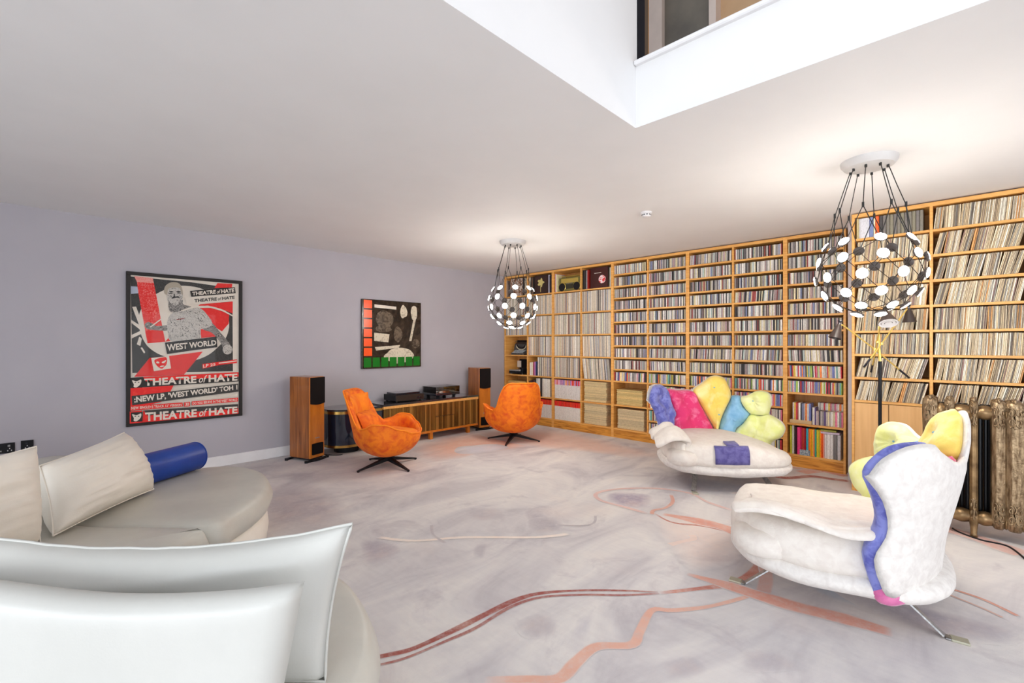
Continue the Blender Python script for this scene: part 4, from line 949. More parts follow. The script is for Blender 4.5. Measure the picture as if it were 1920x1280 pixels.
def swivel_chair(lab, loc, rz, star):
    t = thing('swivel_chair', lab, 'chair', loc, rz, 'orange velvet swivel chairs')
    NT, NF = 72, 16
    b = B()
    outer = [[shell_pt(2 * PI * j / NT - PI, .04 + .96 * i / NF) for j in range(NT)] for i in range(NF + 1)]
    inner = [[shell_pt(2 * PI * j / NT - PI, .04 + .96 * i / NF, .055) for j in range(NT)] for i in range(NF + 1)]
    rim = [[(o * .5 + q * .5) + Vector((0, 0, .016)) for o, q in zip(outer[-1], inner[-1])]]
    V = b.grid(outer + rim + inner[::-1], closed_u=True)
    b.bm.faces.new(V[0]); b.bm.faces.new(V[-1])
    b.build('shell', ORANGED, t, True, ang=180)
    b = B(); b.tube([p + Vector((0, 0, .006)) for p in outer[-1]] + [outer[-1][0] + Vector((0, 0, .006))], .008, 8); b.build('piping', ORANGE, t, True, ang=180)
    b = B(); rows = []
    for s_, z in ((.02, .40), (.5, .405), (.8, .395), (.95, .37), (1, .335), (.97, .29), (.8, .27), (.02, .268)):
        rows.append([Vector((.30 * s_ * math.sin(a), -.03 + .31 * s_ * math.cos(a) - (.02 if math.cos(a) < 0 else 0), z + .012 * noise.noise(Vector((math.sin(a) * 2, math.cos(a) * 2, s_ * 3))))) for a in [2 * PI * j / 40 for j in range(40)]])
    V = b.grid(rows, closed_u=True); b.bm.faces.new(V[0]); b.bm.faces.new(V[-1]); b.build('seat_cushion', ORANGE, t, True, ang=180)
    b = B(); rows = []
    for i in range(13):
        v = -1 + 2 * i / 12; row_ = []
        for j in range(25):
            u = -1 + 2 * j / 24; th = u * .62; zz = .40 + (v + 1) / 2 * .40
            q = max(0, (1 - abs(u) ** 4) * (1 - abs(v) ** 4)) ** .5
            rr = .375 + max(0, zz - .385) * .22 - .045 - .055 * q
            row_.append(Vector((rr * math.sin(th), rr * math.cos(th), zz)))
        rows.append(row_)
    b.grid(rows); b.build('back_lining', ORANGE, t, True, ang=180)
    b = B(); rows = []
    for i in range(13):
        v = -1 + 2 * i / 12; rows.append([])
        for j in range(17):
            u = -1 + 2 * j / 16; q = max(0, (1 - u ** 4) * (1 - v ** 4)) ** .5
            rows[-1].append(Vector((.20 * u * (1 - .06 * (1 - v * v)), .235 - .10 * q + .05 * v, .49 + .12 * v)))
    rows2 = [[Vector((p.x, .26 + .05 * (-1 + 2 * i / 12), p.z)) for p in r] for i, r in enumerate(rows)]
    b.grid(rows); b.grid(rows2); b.build('lumbar_cushion', ORANGED, t, True, ang=180)
    b = B(); b.lathe([(0, .06), (.045, .06), (.05, .09), (.07, .118), (0, .124)], 24); b.build('hub', BLACK, t, True)
    for k in range(4):
        a = star + k * PI / 2; e = Vector((.385 * math.cos(a), .385 * math.sin(a), .012)); p0 = Vector((.02 * math.cos(a), .02 * math.sin(a), .082))
        b = B(); sd = Vector((-math.sin(a), math.cos(a), 0))
        rows = [[p + sd * w_ + Vector((0, 0, h_)), p - sd * w_ + Vector((0, 0, h_)), p - sd * w_ - Vector((0, 0, h_)), p + sd * w_ - Vector((0, 0, h_))] for p, w_, h_ in ((p0, .026, .02), (p0.lerp(e, .55), .018, .012), (e, .010, .006))]
        V = b.grid(rows, closed_u=True); b.bm.faces.new(V[0]); b.bm.faces.new(V[-1])
        b.lathe([(0, 0), (.012, 0), (.012, .012), (0, .012)], 10, Matrix.Translation((e.x * .97, e.y * .97, 0))); b.build('leg', BLACK, t)
    return t
def face(fx, fy): return math.atan2(fx, -fy)             # local front is -y
swivel_chair('orange velvet swivel chair facing right, in front of the sideboard', (2.76, 4.63, 0), face(.62, -.78), .05 - face(.62, -.78))
swivel_chair('orange velvet swivel chair seen from behind, near the corner bookcase', (4.72, 4.56, 0), face(.50, .86), .49 - face(.50, .86))
# ------------------------------------------------------------------ patchwork loveseats
def CU(cx, cy): return ((cx - 820) * .00103, 1.122 - cy * .001031)          # traced outline -> metres across / up
PET = [
 ('petal_cushion', 'lilac petal', LILAC, [(200, 250), (240, 192), (330, 186), (385, 236), (398, 320), (440, 420), (470, 490), (440, 560), (430, 680), (450, 800), (420, 905), (275, 905), (236, 800), (222, 690), (244, 580), (222, 450), (188, 335)], .085, [(285, 340, 55, .05), (345, 480, 45, .04)]),
 ('petal_cushion', 'magenta petal', MAGENT, [(385, 236), (520, 250), (690, 268), (745, 390), (815, 520), (880, 665), (880, 740), (700, 745), (500, 735), (440, 700), (436, 560), (472, 490), (440, 420), (398, 320)], .085, [(590, 350, 60, .035), (600, 400, 70, .02), (665, 565, 75, .05), (480, 440, 50, .03), (815, 520, 50, .035)]),
 ('petal_cushion', 'tall yellow petal', YELLOW, [(690, 265), (790, 178), (880, 108), (950, 98), (1010, 125), (1040, 190), (1062, 265), (1056, 340), (1005, 450), (955, 560), (925, 660), (900, 745), (880, 745), (880, 660), (815, 520), (745, 390)], .10, [(900, 222, 42, .035), (893, 383, 50, .045), (930, 500, 40, .02)]),
 ('petal_cushion', 'sky blue petal', SKYBL, [(1070, 305), (1140, 305), (1165, 400), (1222, 480), (1150, 590), (1090, 650), (1060, 740), (905, 745), (925, 660), (955, 560), (1005, 450), (1056, 345)], .095, [(1145, 590, 50, .04), (950, 565, 40, .04), (1060, 350, 40, .03)]),
 ('petal_cushion', 'upper lime petal', LIME, [(1145, 325), (1210, 290), (1275, 245), (1330, 240), (1366, 275), (1370, 360), (1352, 470), (1285, 490), (1222, 480), (1165, 405)], .095, [(1258, 345, 45, .045)]),
 ('petal_cushion', 'lower lime petal', LIME, [(1222, 480), (1290, 490), (1355, 468), (1420, 515), (1446, 590), (1420, 680), (1375, 730), (1352, 800), (1360, 900), (1200, 905), (1120, 800), (1060, 740), (1092, 650), (1150, 590)], .10, [(1300, 570, 55, .05), (1215, 690, 60, .05)]),
]
WA = .70
LILF = [(200, 250), (240, 192), (330, 186), (385, 236), (398, 320), (440, 420), (470, 490), (440, 560), (430, 680), (455, 800), (420, 905), (350, 900), (330, 780), (300, 660), (275, 560), (235, 440), (188, 335)]
def wrap(u, z, w_, flip):
    """back-wall mapping: u across, z up, w_ towards the sitter"""
    ph = math.asin(max(-.985, min(.985, u / WA))); lean = .22 * max(0, z - .40)
    y = -.145 + .545 * math.cos(ph) ** 1.03 + lean * math.cos(ph) ** .5; x = u + lean * .15 * math.sin(ph)
    return Vector(((x - w_ * math.sin(ph)) * flip, y - w_ * math.cos(ph), z))
def inflate(b, outl, T, tufts, flip, w0=0.0, back=.5, rings=10, N=64, wr=.008, seed=0):
    P = smooth_poly([(*CU(*p), 0) for p in outl], N); c = sum(P, Vector()) / N
    tf = [(*CU(x, y), r * .00103, d) for x, y, r, d in tufts]
    def pt(p, h, sgn):
        hh = h
        if sgn > 0:
            for tx, tz, tr_, td in tf:
                d2 = ((p.x - tx) ** 2 + (p.y - tz) ** 2) / tr_ ** 2; hh -= td * math.exp(-d2) * min(1, h / (T * .5)); hh += .022 * noise.noise(Vector((math.cos(math.atan2(p.y - tz, p.x - tx)) * 2.6, math.sin(math.atan2(p.y - tz, p.x - tx)) * 2.6, tx * 9))) * math.exp(-d2 / 5) * min(1, d2) * min(1, h / (T * .5)) * (td / .05)
            hh += wr * noise.noise(Vector((p.x * 11, p.y * 11, seed))) * min(1, h / (T * .5))
        return wrap(p.x, p.y, w0 + sgn * hh, flip)
    rows = []
    for k in range(rings + 1):
        s_ = k / rings; q = s_ ** .75 if k else .02
        rows.append([pt(c + (p - c) * q, T * max(0, 1 - q ** 3.2) ** .5, 1) for p in P])
    for k in range(rings - 1, -1, -2):
        s_ = k / rings; q = s_ ** .75 if k else .02
        rows.append([pt(c + (p - c) * q, T * back * max(0, 1 - q ** 3) ** .5, -1) for p in P])
    V = b.grid(rows, closed_u=True); b.bm.faces.new(V[0]); b.bm.faces.new(V[-1])
SHELLS = [[(190, 320), (208, 245), (255, 192), (330, 186), (390, 232), (520, 242), (690, 258), (790, 300), (880, 420), (900, 640), (900, 845), (700, 870), (480, 880), (290, 880), (246, 800), (232, 690), (252, 580), (228, 450), (186, 335)],
          [(690, 270), (790, 182), (880, 112), (950, 104), (1006, 130), (1036, 195), (1058, 268), (1052, 400), (1040, 640), (1040, 850), (860, 870), (680, 860), (670, 500)],
          [(960, 480), (1050, 340), (1076, 308), (1140, 308), (1210, 294), (1275, 250), (1328, 246), (1360, 280), (1362, 370), (1346, 468), (1410, 518), (1434, 590), (1410, 684), (1368, 736), (1350, 850), (1200, 870), (980, 860)]]
SA, SB, SN_ = .575, .50, 2.7
SYK, OYK = .92, -.07
def srad(th):
    return (abs(math.cos(th) / SA) ** SN_ + abs(math.sin(th) / SB) ** SN_) ** (-1 / SN_)
def loveseat(name_label, loc, rz, flip):
    t = thing('loveseat', name_label, 'sofa', loc, rz)
    def loft(prof, name, mat, sx=1, sy=1, oy=0, topf=None, wob=.0, n=80):
        b = B(); rows = []
        for s_, z in prof:
            row_ = []
            for j in range(n):
                a = 2 * PI * j / n; r = srad(a) * s_; x = r * math.cos(a) * sx; y = r * math.sin(a) * sy + oy
                zz = z if topf is None else topf(x, y, z)
                row_.append(Vector((x * flip, y, zz + wob * noise.noise(Vector((x * 5, y * 5, z * 4))))))
            rows.append(row_)
        V = b.grid(rows, closed_u=True); b.bm.faces.new(V[0]); b.bm.faces.new(V[-1])
        return b.build(name, mat, t, True, ang=180)
    # boat-shaped base
    loft([(.02, .14), (.55, .142), (.80, .15), (.95, .175), (1.0, .205), (1.0, .235), (.95, .26), (.80, .27), (.02, .27)], 'base', FELT, 1.04, 1.03, -.02, None, .01)
    def topf(x, y, z):
        k = max(0, (z - .26) / .22); drop = .12 * max(0, min(1, (x - .12) / .42)) ** 1.3 + .03 * max(0, -(y + .1))
        return z - k * drop
    prof = [(.02, .462), (.5, .462), (.80, .460), (.92, .448), (.975, .42), (1.0, .37), (1.008, .30), (.99, .262), (.93, .25), (.02, .25)]
    loft(prof, 'seat', FELTS, 1, SYK, OYK, topf, .012)
    # purple patch draped over the seat front
    b = B()
    def on_seat(x, i_):
        tab = [(.92, .448), (.955, .432), (.975, .42), (.992, .39), (1.0, .37), (1.006, .32), (1.005, .29)]
        s_, z = tab[i_] if i_ >= 0 else (.92 + i_ * .045, .448 + min(.013, -i_ * .006))
        a = -PI / 2
        for _ in range(12): a = -math.acos(max(-1, min(1, x / max(.05, srad(a) * s_))))
        y = srad(a) * s_ * math.sin(a) * SYK + OYK
        nrm = Vector((0, -.9 if i_ > 1 else -.3, .2 if i_ > 1 else .9)).normalized()
        return Vector((x * flip, y, topf(x, y, z) + .012 * noise.noise(Vector((x * 5, y * 5, z * 4))))) + nrm * .012
    for xs, i0, i1 in (([-.20 + .29 * i / 10 for i in range(11)], 0, 6), ([-.085 + .10 * i / 4 for i in range(5)], -6, 0)) if flip > 0 else ():
        b.grid([[on_seat(x if i_ >= 0 else x, i_) for x in xs] for i_ in range(i0, i1 + 1)])
    if flip > 0:
        o = b.build('seat_patch', PURPLE, t, True, ang=180); o['label'] = 'purple velvet patch'
        m = o.modifiers.new('thickness', 'SOLIDIFY'); m.thickness = .014; m.offset = 0
    # outer back
    LOW = lambda pts: pts if flip > 0 else [(p[0], p[1] + (75 * math.exp(-((p[0] - 590) / 110) ** 2) if p[1] < 300 else 0)) for p in pts]
    for sh in SHELLS:
        if sh is SHELLS[0]: sh = LOW(sh)
        if flip > 0 and sh[0] == (190, 320): sh = [(p[0] if p[1] < 450 else max(p[0], 300 + (p[1] - 560) * .12), p[1]) for p in sh]
        b = B(); inflate(b, sh, .028, [], flip, w0=-.042, back=1.0, rings=8, N=60, wr=.004); b.build('outer_back', FELT, t, True, ang=180)
    for i, (nm, lb, mat, ol, T, tf) in enumerate(PET):
        b = B(); inflate(b, LILF if (i == 0 and flip > 0) else LOW(ol) if i == 1 else ol, T, tf, flip, w0=.0, seed=i * 3.1); o = b.build(nm, mat, t, True, ang=180); o['label'] = lb
        for tx, ty, tr_, td in tf:
            u, z = CU(tx, ty)
            if lb.startswith('tall') or lb.startswith('upper'):
                b = B(); p = wrap(u, z, T - td * .95 - .004, flip)
                b.lathe([(0, .007), (.007, .005), (.010, 0), (.007, -.005), (0, -.007)], 12, Matrix.Translation(p)); b.build('button', SKYBL, o, True)
    b = B(); inflate(b, ([(250, 846), (300, 838), (400, 848), (434, 890), (380, 925), (272, 922)] if flip < 0 else [(390, 860), (440, 830), (480, 870), (470, 920), (400, 925), (360, 890)]), .095, [], flip, w0=.0, rings=6, N=30); b.build('lower_tuft', PINK if flip < 0 else LILAC, t, True, ang=180)
    # the arm: a felt flap folded outwards over the lilac end
    b = B(); rows = []
    sec = [(-.535, .27), (-.535, .36), (-.520, .43), (-.468, .485), (-.452, .535), (-.485, .568), (-.545, .566), (-.60, .535), (-.655, .485), (-.672, .452)]
    if flip < 0: sec = [(-.30, .462), (-.38, .474), (-.46, .488), (-.53, .502), (-.575, .508), (-.605, .502), (-.612, .490)]
    S_ = smooth_poly([(x, z, 0) for x, z in sec], 26, False)
    for i in range(15):
        f = i / 14; y = -.46 + .64 * f; e = .55 + .45 * math.sin(PI * min(1, f * 1.25 + .12)) if f < .7 else .98 - .45 * (f - .7)
        if flip < 0: e = 1 + .12 * math.sin(f * 6) ; y = -.43 + .61 * f
        pin = (-.11 if flip > 0 else -.16) * (1 - min(1, f * 2.2)) ** 2 - (.22 * max(0, f - .72) if flip < 0 else 0)
        rows.append([Vector(((p.x + .03 * noise.noise(Vector((k * .2, f * 3, 1))) - pin * (1 - k / 25) + (.05 * (f - .5) if k > 12 else 0)) * flip, y + .03 * math.sin(k * .25), .27 + (p.y - .27) * (e if k > 6 else 1) + .012 * noise.noise(Vector((k * .3, f * 4, 9))))) for k, p in enumerate(S_)])
    b.grid(rows); o = b.build('arm_flap', FELTS, t, True, ang=180); m = o.modifiers.new('thickness', 'SOLIDIFY'); m.thickness = .04 if flip > 0 else .026; m.offset = 0; subsurf(o)
    # nose cushion at the front left of the seat
    b = B(); rows = []
    for s_, z in ((.02, .385), (.6, .383), (.9, .365), (1, .32), (.95, .27), (.7, .245), (.02, .24)):
        rows.append([Vector(((-.44 + .15 * s_ * math.cos(a)) * flip, (-.36 if flip > 0 else -.31) + .17 * s_ * math.sin(a), z + .008 * noise.noise(Vector((a, s_, 4))))) for a in [2 * PI * j / 32 for j in range(32)]])
    V = b.grid(rows, closed_u=True); b.bm.faces.new(V[0]); b.bm.faces.new(V[-1]); b.build('corner_bolster', FELTS, t, True, ang=180)
    for sx in (-1, 1):
        for sy in (-1, 1):
            p = Vector((.30 * sx, .24 * sy, .155)); q = Vector((.36 * sx, .42 * sy, .008)); b = B()
            b.bar(p, q, .045, .009, (1, 0, 0), .001); b.box((q.x - .0225, min(q.y, q.y + .0 * sy) - (.0 if sy > 0 else .05), 0), (q.x + .0225, q.y + (.05 if sy > 0 else 0), .008), .002)
            lg = b.build('leg', STEEL, t)
            b = B(); b.box((q.x - .026, q.y + (.02 if sy > 0 else -.085), 0), (q.x + .026, q.y + (.085 if sy > 0 else -.02), .0105), .003); b.build('foot_pad', PAD, lg)
    return t
loveseat('patchwork velvet loveseat facing the room, in front of the bookcases', (4.80, 1.74, 0), face(-.80, -.60), 1)
loveseat('patchwork velvet loveseat seen from its white back, beside the radiator', (3.25, .525, 0), face(-.16, .985), -1)

# ------------------------------------------------------------------ white leather sofa with its loose cushions
so = thing('curved_sofa', 'long curved white and grey leather sofa at lower left', 'sofa', tuple(rd(-1.9, 2.2)))
def slab(pts, z0, z1, name, mat, n=72, bulge=.02, edge=.035, sc_=1.0, crown=.02, smooth=True):
    P = smooth_poly([(r, d, 0) for r, d in pts], n) if smooth else [Vector((r, d, 0)) for r, d in pts]; n = len(P); c = sum(P, Vector()) / n; b = B(); rows = []
    def rg(ins, z):
        row_ = []
        for i, p in enumerate(P):
            q = P[(i + 1) % n] - P[i - 1]; nv = Vector((-q.y, q.x, 0)).normalized()
            if nv.dot(p - c) < 0: nv = -nv
            k = p + nv * (-ins); row_.append(rd(k.x, k.y, z))
        return row_
    for f in (.02, .45, .8): rows.append([rd(*(c + (p - c) * f).xy, z1 + crown * (1 - f ** 2)) for p in P])
    rows += [rg(edge, z1), rg(edge * .35, z1 - edge * .3), rg(0, z1 - edge * .9), rg(-bulge, (z0 + z1) / 2), rg(0, z0 + edge * .8), rg(edge * .6, z0 + edge * .15), rg(edge * 1.4, z0)]
    rows.append([rd(*(c + (p - c) * .02).xy, z0) for p in P])
    V = b.grid(rows, closed_u=True); b.bm.faces.new(V[0]); b.bm.faces.new(V[-1]); return b.build(name, mat, so, True, True, ang=180)
chaise = [(-1.60, 2.42), (-1.575, 2.62), (-1.575, 2.85), (-1.62, 3.06), (-1.74, 3.30), (-1.92, 3.50), (-2.16, 3.62), (-2.42, 3.56), (-2.60, 3.30), (-2.62, 2.8), (-2.58, 2.46), (-2.1, 2.42)]
mid_ = [(-1.63, 2.40), (-1.60, 2.30), (-1.62, 2.0), (-1.62, 1.3), (-2.5, 1.3), (-2.6, 1.7), (-2.58, 2.40), (-2.1, 2.42)]
front_ = [(-.44, 1.16), (-.425, 1.35), (-.455, 1.52), (-.55, 1.72), (-.72, 1.92), (-.98, 2.03), (-1.3, 2.05), (-1.56, 2.02), (-1.58, 1.5), (-1.56, 1.06), (-1.2, 1.03), (-.55, 1.05)]
for nm, P_, z in (('chaise_cushion', chaise, .42), ('seat_cushion', mid_, .425), ('seat_cushion', front_, .42)): slab(P_, .25, z, nm, LEATHG)
def shrink(P_, k): 
    c = (sum(p[0] for p in P_) / len(P_), sum(p[1] for p in P_) / len(P_)); return [(c[0] + (p[0] - c[0]) * k, c[1] + (p[1] - c[1]) * k) for p in P_]
for P_ in (chaise, mid_, front_): slab(shrink(P_, .96), .03, .252, 'base', LEATHC, bulge=.01)
for r, d in ((-1.8, 2.7), (-2.3, 3.3), (-1.8, 1.6), (-2.3, 1.6), (-.7, 1.3), (-.9, 1.8), (-1.4, 1.3)):
    b = B(); b.lathe([(0, 0), (.03, 0), (.03, .04), (0, .04)], 14, Matrix.Translation(rd(r, d))); b.build('foot', BLACK, so, world=True)
def panel(rows_fn, nu, nv, name, mat, parent=None):
    """closed cushion-like skin: rows_fn(u, v, side) in [-1,1]^2 -> point"""
    b = B(); A = [[rows_fn(-1 + 2 * j / nu, -1 + 2 * i / nv, 1) for j in range(nu + 1)] for i in range(nv + 1)]; C = [[rows_fn(-1 + 2 * j / nu, -1 + 2 * i / nv, -1) for j in range(nu + 1)] for i in range(nv + 1)]
    b.grid(A); b.grid(C); return b.build(name, mat, parent, True, True, ang=180)
def puff(u, v, p=6): return max(0, (1 - abs(u) ** p) * (1 - abs(v) ** p)) ** .5
# front backrest: its back is towards the camera
def frow(u, v, sd):
    f = (v + 1) / 2; rr = -.60 + .10 * f; rl = -1.75; r = rl + (rr - rl) * (u + 1) / 2
    x = (r + .5) / 1.25
    top = .80 - .028 * math.sin(PI * min(1, max(0, (r + 1.3) / .8))) * 1 + .02 * max(0, u - .8); z = .30 + (top - .30) * f
    d = 1.145 + .09 * (1 - f) * -.4 + .05 * max(0, -1.0 - r) - .035 * f
    return rd(r, d + (-.045 - .035 * f * 0 if sd > 0 else .05) * puff(u, v, 14), z)
panel(frow, 40, 24, 'front_backrest', LEATH, so)
# rear backrest, behind the cream cushions
def rrow(u, v, sd):
    f = (v + 1) / 2; d = 1.5 + (u + 1) / 2 * 1.28; z = .30 + .43 * f - .03 * abs(u) ** 8
    return rd(-2.62 - .05 * f + .06 * puff(u, v, 10) * sd, d, z)
panel(rrow, 40, 20, 'rear_backrest', LEATH, so)
def cushion(name, lab, BL, BR, TR, TL, th, mat, sag=.0, wr=.012, pinch=.05, group=None, cat='cushion', bend=0.0, fold=8, seed=0, topw=0.0):
    BL, BR, TR, TL = [rd(*p) for p in (BL, BR, TR, TL)]
    c0 = (BL + BR + TR + TL) / 4; nrm = (BR - BL).cross(TL - BL).normalized()
    root = thing(name, lab, cat, ((BL + BR) / 2).to_tuple(), 0, group)
    def fn(u, v, sd):
        k = 1 - pinch * (1 - abs(v) ** 2) * abs(u) ** 3; k2 = 1 - pinch * (1 - abs(u) ** 2) * abs(v) ** 3
        uu, vv = u * k, v * k2; s_, t_ = (uu + 1) / 2, (vv + 1) / 2
        p = (BL * (1 - s_) + BR * s_) * (1 - t_) + (TL * (1 - s_) + TR * s_) * t_
        h = th * puff(u, v, 2.6) ** 1.0
        edge = max(abs(u), abs(v)) ** 6
        h += wr * noise.noise(Vector((u * 1.2 * (1 + abs(v)), v * fold, seed))) * (1 - edge) * (1 if sd > 0 else .3)
        p = p + nrm * (h * sd) + nrm * bend * (1 - u * u)
        p.z -= sag * (1 - u * u) * max(0, v) + topw * noise.noise(Vector((u * 6, seed, 2))) * max(0, v) ** 4
        return p
    o = panel(fn, 44, 30, 'cover', mat, root)
    b = B(); ring = [fn(-1 + 2 * i / 30, -1, 0) for i in range(30)] + [fn(1, -1 + 2 * i / 30, 0) for i in range(30)] + [fn(1 - 2 * i / 30, 1, 0) for i in range(30)] + [fn(-1, 1 - 2 * i / 30, 0) for i in range(31)]
    b.tube(ring, .0045, 6); b.build('piping', mat, root, True, True, ang=180)
    return root
cushion('cushion', 'long white leather back cushion standing behind the nearest backrest', (-1.62, 1.275, .44), (-.52, 1.285, .435), (-.455, 1.315, .862), (-1.62, 1.29, .862), .085, LEATH, sag=.058, wr=.010, pinch=.035, fold=3, seed=2, topw=.006)
cushion('cushion', 'cream leather cushion with ribs on the grey chaise, next to blue bolster', (-2.20, 2.21, .455), (-2.27, 2.92, .455), (-2.49, 2.96, .805), (-2.36, 2.30, .765), .15, LEATHC, wr=.016, pinch=.05, fold=10, seed=5)
cushion('cushion', 'cream leather cushion cut off by the left edge of the picture', (-2.20, 1.45, .455), (-2.19, 2.14, .455), (-2.27, 2.20, .885), (-2.42, 1.48, .82), .14, LEATHC, wr=.016, pinch=.03, fold=12, seed=9)
bo = thing('bolster', 'royal blue leather bolster along the back of the chaise', 'bolster', rd(-2.4, 3.25, .42).to_tuple())
b = B(); p, q = rd(-2.47, 2.97, .535), rd(-2.375, 3.47, .535); d_ = (q - p).normalized(); L_ = (q - p).length
mx = d_.to_track_quat('Z', 'Y').to_matrix().to_4x4(); mx.translation = p
b.lathe([(0, 0), (.085, 0), (.100, .012), (.103, .04), (.103, L_ - .04), (.100, L_ - .012), (.085, L_), (0, L_)], 40, mx); b.build('cover', LEATHB, bo, True, True)
b = B(); b.tube([mx @ Vector((.1005 * math.cos(2 * PI * i / 40), .1005 * math.sin(2 * PI * i / 40), L_ - .008)) for i in range(41)], .004, 6); b.build('piping', LEATHB, bo, True, True)

# ------------------------------------------------------------------ pendant lamps
DISC = bpy.data.meshes.new('lamp_disc'); LENS = bpy.data.meshes.new('lens')
def mesh_from(bq, me, mat):
    bmesh.ops.recalc_face_normals(bq.bm, faces=bq.bm.faces); bq.bm.to_mesh(me); bq.bm.free(); me.materials.append(mat)
    for p_ in me.polygons: p_.use_smooth = True
    me.set_sharp_from_angle(angle=math.radians(40))
b = B(); b.lathe([(0, -.014), (.020, -.013), (.031, -.007), (.034, .0), (.033, .004), (0, .004)], 22); mesh_from(b, DISC, DISCB)
b = B(); b.lathe([(0, .0115), (.018, .0105), (.028, .0075), (.0315, .0042), (0, .0042)], 22); mesh_from(b, LENS, LIT)
def pendant(lab, cx, cy, zc, rad, rot):
    t = thing('pendant_lamp', lab, 'lamp', (cx, cy, HC), rot, 'globe pendants of lit discs')
    b = B(); b.lathe([(0, -.058), (.10, -.056), (.135, -.046), (.155, -.02), (.158, 0), (0, 0)], 40); b.build('canopy', CANOPY, t, True)
    C = Vector((0, 0, zc - HC)); rows = [(36, 8, 0), (13, 9, .5), (-9, 9, 0), (-31, 9, .5), (-52, 7, 0), (-73, 4, .3)]; pos = []
    for la, n, off in rows:
        ring = []
        for i in range(n):
            lo = 2 * PI * (i + off) / n; la_ = math.radians(la)
            dv = Vector((math.cos(la_) * math.cos(lo), math.cos(la_) * math.sin(lo), math.sin(la_))); ring.append(C + dv * rad)
            o = bpy.data.objects.new('lamp_disc', DISC); COL.objects.link(o); o.parent = t; o.location = C + dv * rad; o.rotation_euler = dv.to_track_quat('Z', 'Y').to_euler()
            l = bpy.data.objects.new('lens', LENS); COL.objects.link(l); l.parent = o
        pos.append(ring)
    b = B(); cc = lambda p: C + (p - C) * .965
    for A, D in zip(pos, pos[1:]):
        for p in A:
            for q in sorted(D, key=lambda q: (q - p).length)[:2]: b.tube([cc(p), cc(q)], .0022, 5)
    b.build('wire_cage', CAGE, t)
    for i in range(8):
        a = 2 * PI * (i + .5) / 8; p0 = Vector((.10 * math.cos(a), .10 * math.sin(a), -.050)); kn = C + Vector((.19 * math.cos(a), .19 * math.sin(a), .40))
        b = B(); b.tube([p0, p0.lerp(kn, .5) + Vector((.004, 0, 0)), kn], .0028, 6); b.tube([p0, p0 - Vector((0, 0, .022))], .008, 8); b.tube([kn + Vector((0, 0, .02)), kn - Vector((0, 0, .012))], .007, 8)
        for j in (i, i + 1): b.tube([kn, cc(pos[0][j % 8])], .0028, 6)
        b.build('cable', WIRE, t)
pendant('globe pendant of lit discs nearest the camera, above the radiator loveseat', 3.865, .437, 1.86, .30, .35)
pendant('globe pendant of lit discs at the far corner, before the albums', 3.955, 3.83, 1.85, .29, .1)
sd_ = thing('smoke_detector', 'small white round smoke detector on the ceiling', 'detector', tuple(gz(1212, 398, HC)))
b = B(); b.lathe([(0, 0), (.052, 0), (.052, -.012), (.046, -.016), (0, -.016)], 32); b.build('base', TRIMW, sd_, True)
b = B(); b.lathe([(0, -.016), (.042, -.016), (.040, -.040), (.03, -.046), (0, -.046)], 32); b.build('cap', TRIMW, sd_, True)
for i in range(10):
    a = 2 * PI * i / 10; b = B(); b.box((.0385, -.008, -.030), (.0425, .008, -.022), 0, Matrix.Rotation(a, 4, 'Z')); b.build('slot', BLACK, sd_)

# ------------------------------------------------------------------ three-armed floor lamp
D0 = 3.86; base = atd(1650, 700, D0); base.z = 0
fl = thing('floor_lamp', 'black and brass floor lamp with three tilting cone shades', 'lamp', base.to_tuple())
b = B(); b.lathe([(0, 0), (.14, 0), (.14, .018), (.02, .026), (.0, .026)], 40, Matrix.Translation(base)); b.build('base', BLACK, fl, True, True)
tp = atd(1650, 677, D0); b = B(); b.tube([base + Vector((0, 0, .02)), tp], .0125, 16); b.build('pole', BLACK, fl, True, True)
b = B(); b.tube([tp, atd(1648.6, 655, D0)], .0105, 14); b.tube([atd(1648.6, 655, D0), atd(1648, 612, D0)], .005, 10); b.build('brass_stem', BRASSP, fl, True, True)
def lamp_arm(apex, rim, rad, arm, dep, wt0, white=False, knob=None):
    (d_sh, d_mid, d_end) = dep
    P = [atd(*arm[0], d_sh), atd(*arm[1], d_mid), atd(*arm[2], d_end)]; w0 = P[2].lerp(P[1], wt0)
    b = B(); b.tube([P[0], P[1], P[2]], .0055, 8); ar = b.build('arm', BRASSP, fl, True, True)
    b = B(); b.tube([w0, P[2]], .0085, 10); b.build('counterweight', BLACKG, ar, True, True)
    A, Rm = atd(*apex, d_sh), atd(*rim, d_sh - (.05 if white else 0)); d_ = (Rm - A); L_ = d_.length; d_.normalize(); q = d_.to_track_quat('Z', 'Y').to_matrix().to_4x4(); q.translation = A
    b = B(); b.lathe([(.010, -.002), (.014, 0), (rad, L_), (rad - .003, L_), (.011, .004), (.006, .002)], 32, q); sh = b.build('shade', M('shade_black', hexc(58, 46, 42), .35) if 'shade_black' not in MATS else MATS['shade_black'], fl, True, True)
    b = B(); b.lathe([(0, -.034), (.018, -.032), (.018, -.026), (.008, -.014), (.008, 0), (0, 0)], 16, q); b.build('finial', BLACKG, sh, True, True)
    if white:
        b = B()
        for r0, r1, z in ((.004, .022, .985), (.026, .044, .99), (.048, rad - .002, .995)): b.lathe([(r0, L_ * z), (r1, L_ * z + .002), (r1, L_ * z - .004), (r0, L_ * z - .004)], 32, q)
        b.build('diffuser', TRIMW, sh, True, True)
    b = B(); b.tube([P[0], A + d_ * .01], .006, 8); b.lathe([(0, -.012), (.012, -.010), (.012, .010), (0, .012)], 12, Matrix.Translation(P[1])); b.build('joint', BRASSP, ar, True, True)
lamp_arm((1573.5, 608), (1565.5, 634), .047, ((1580, 609), (1640, 654.5), (1704.6, 708)), (3.75, 3.85, 3.95), .30)
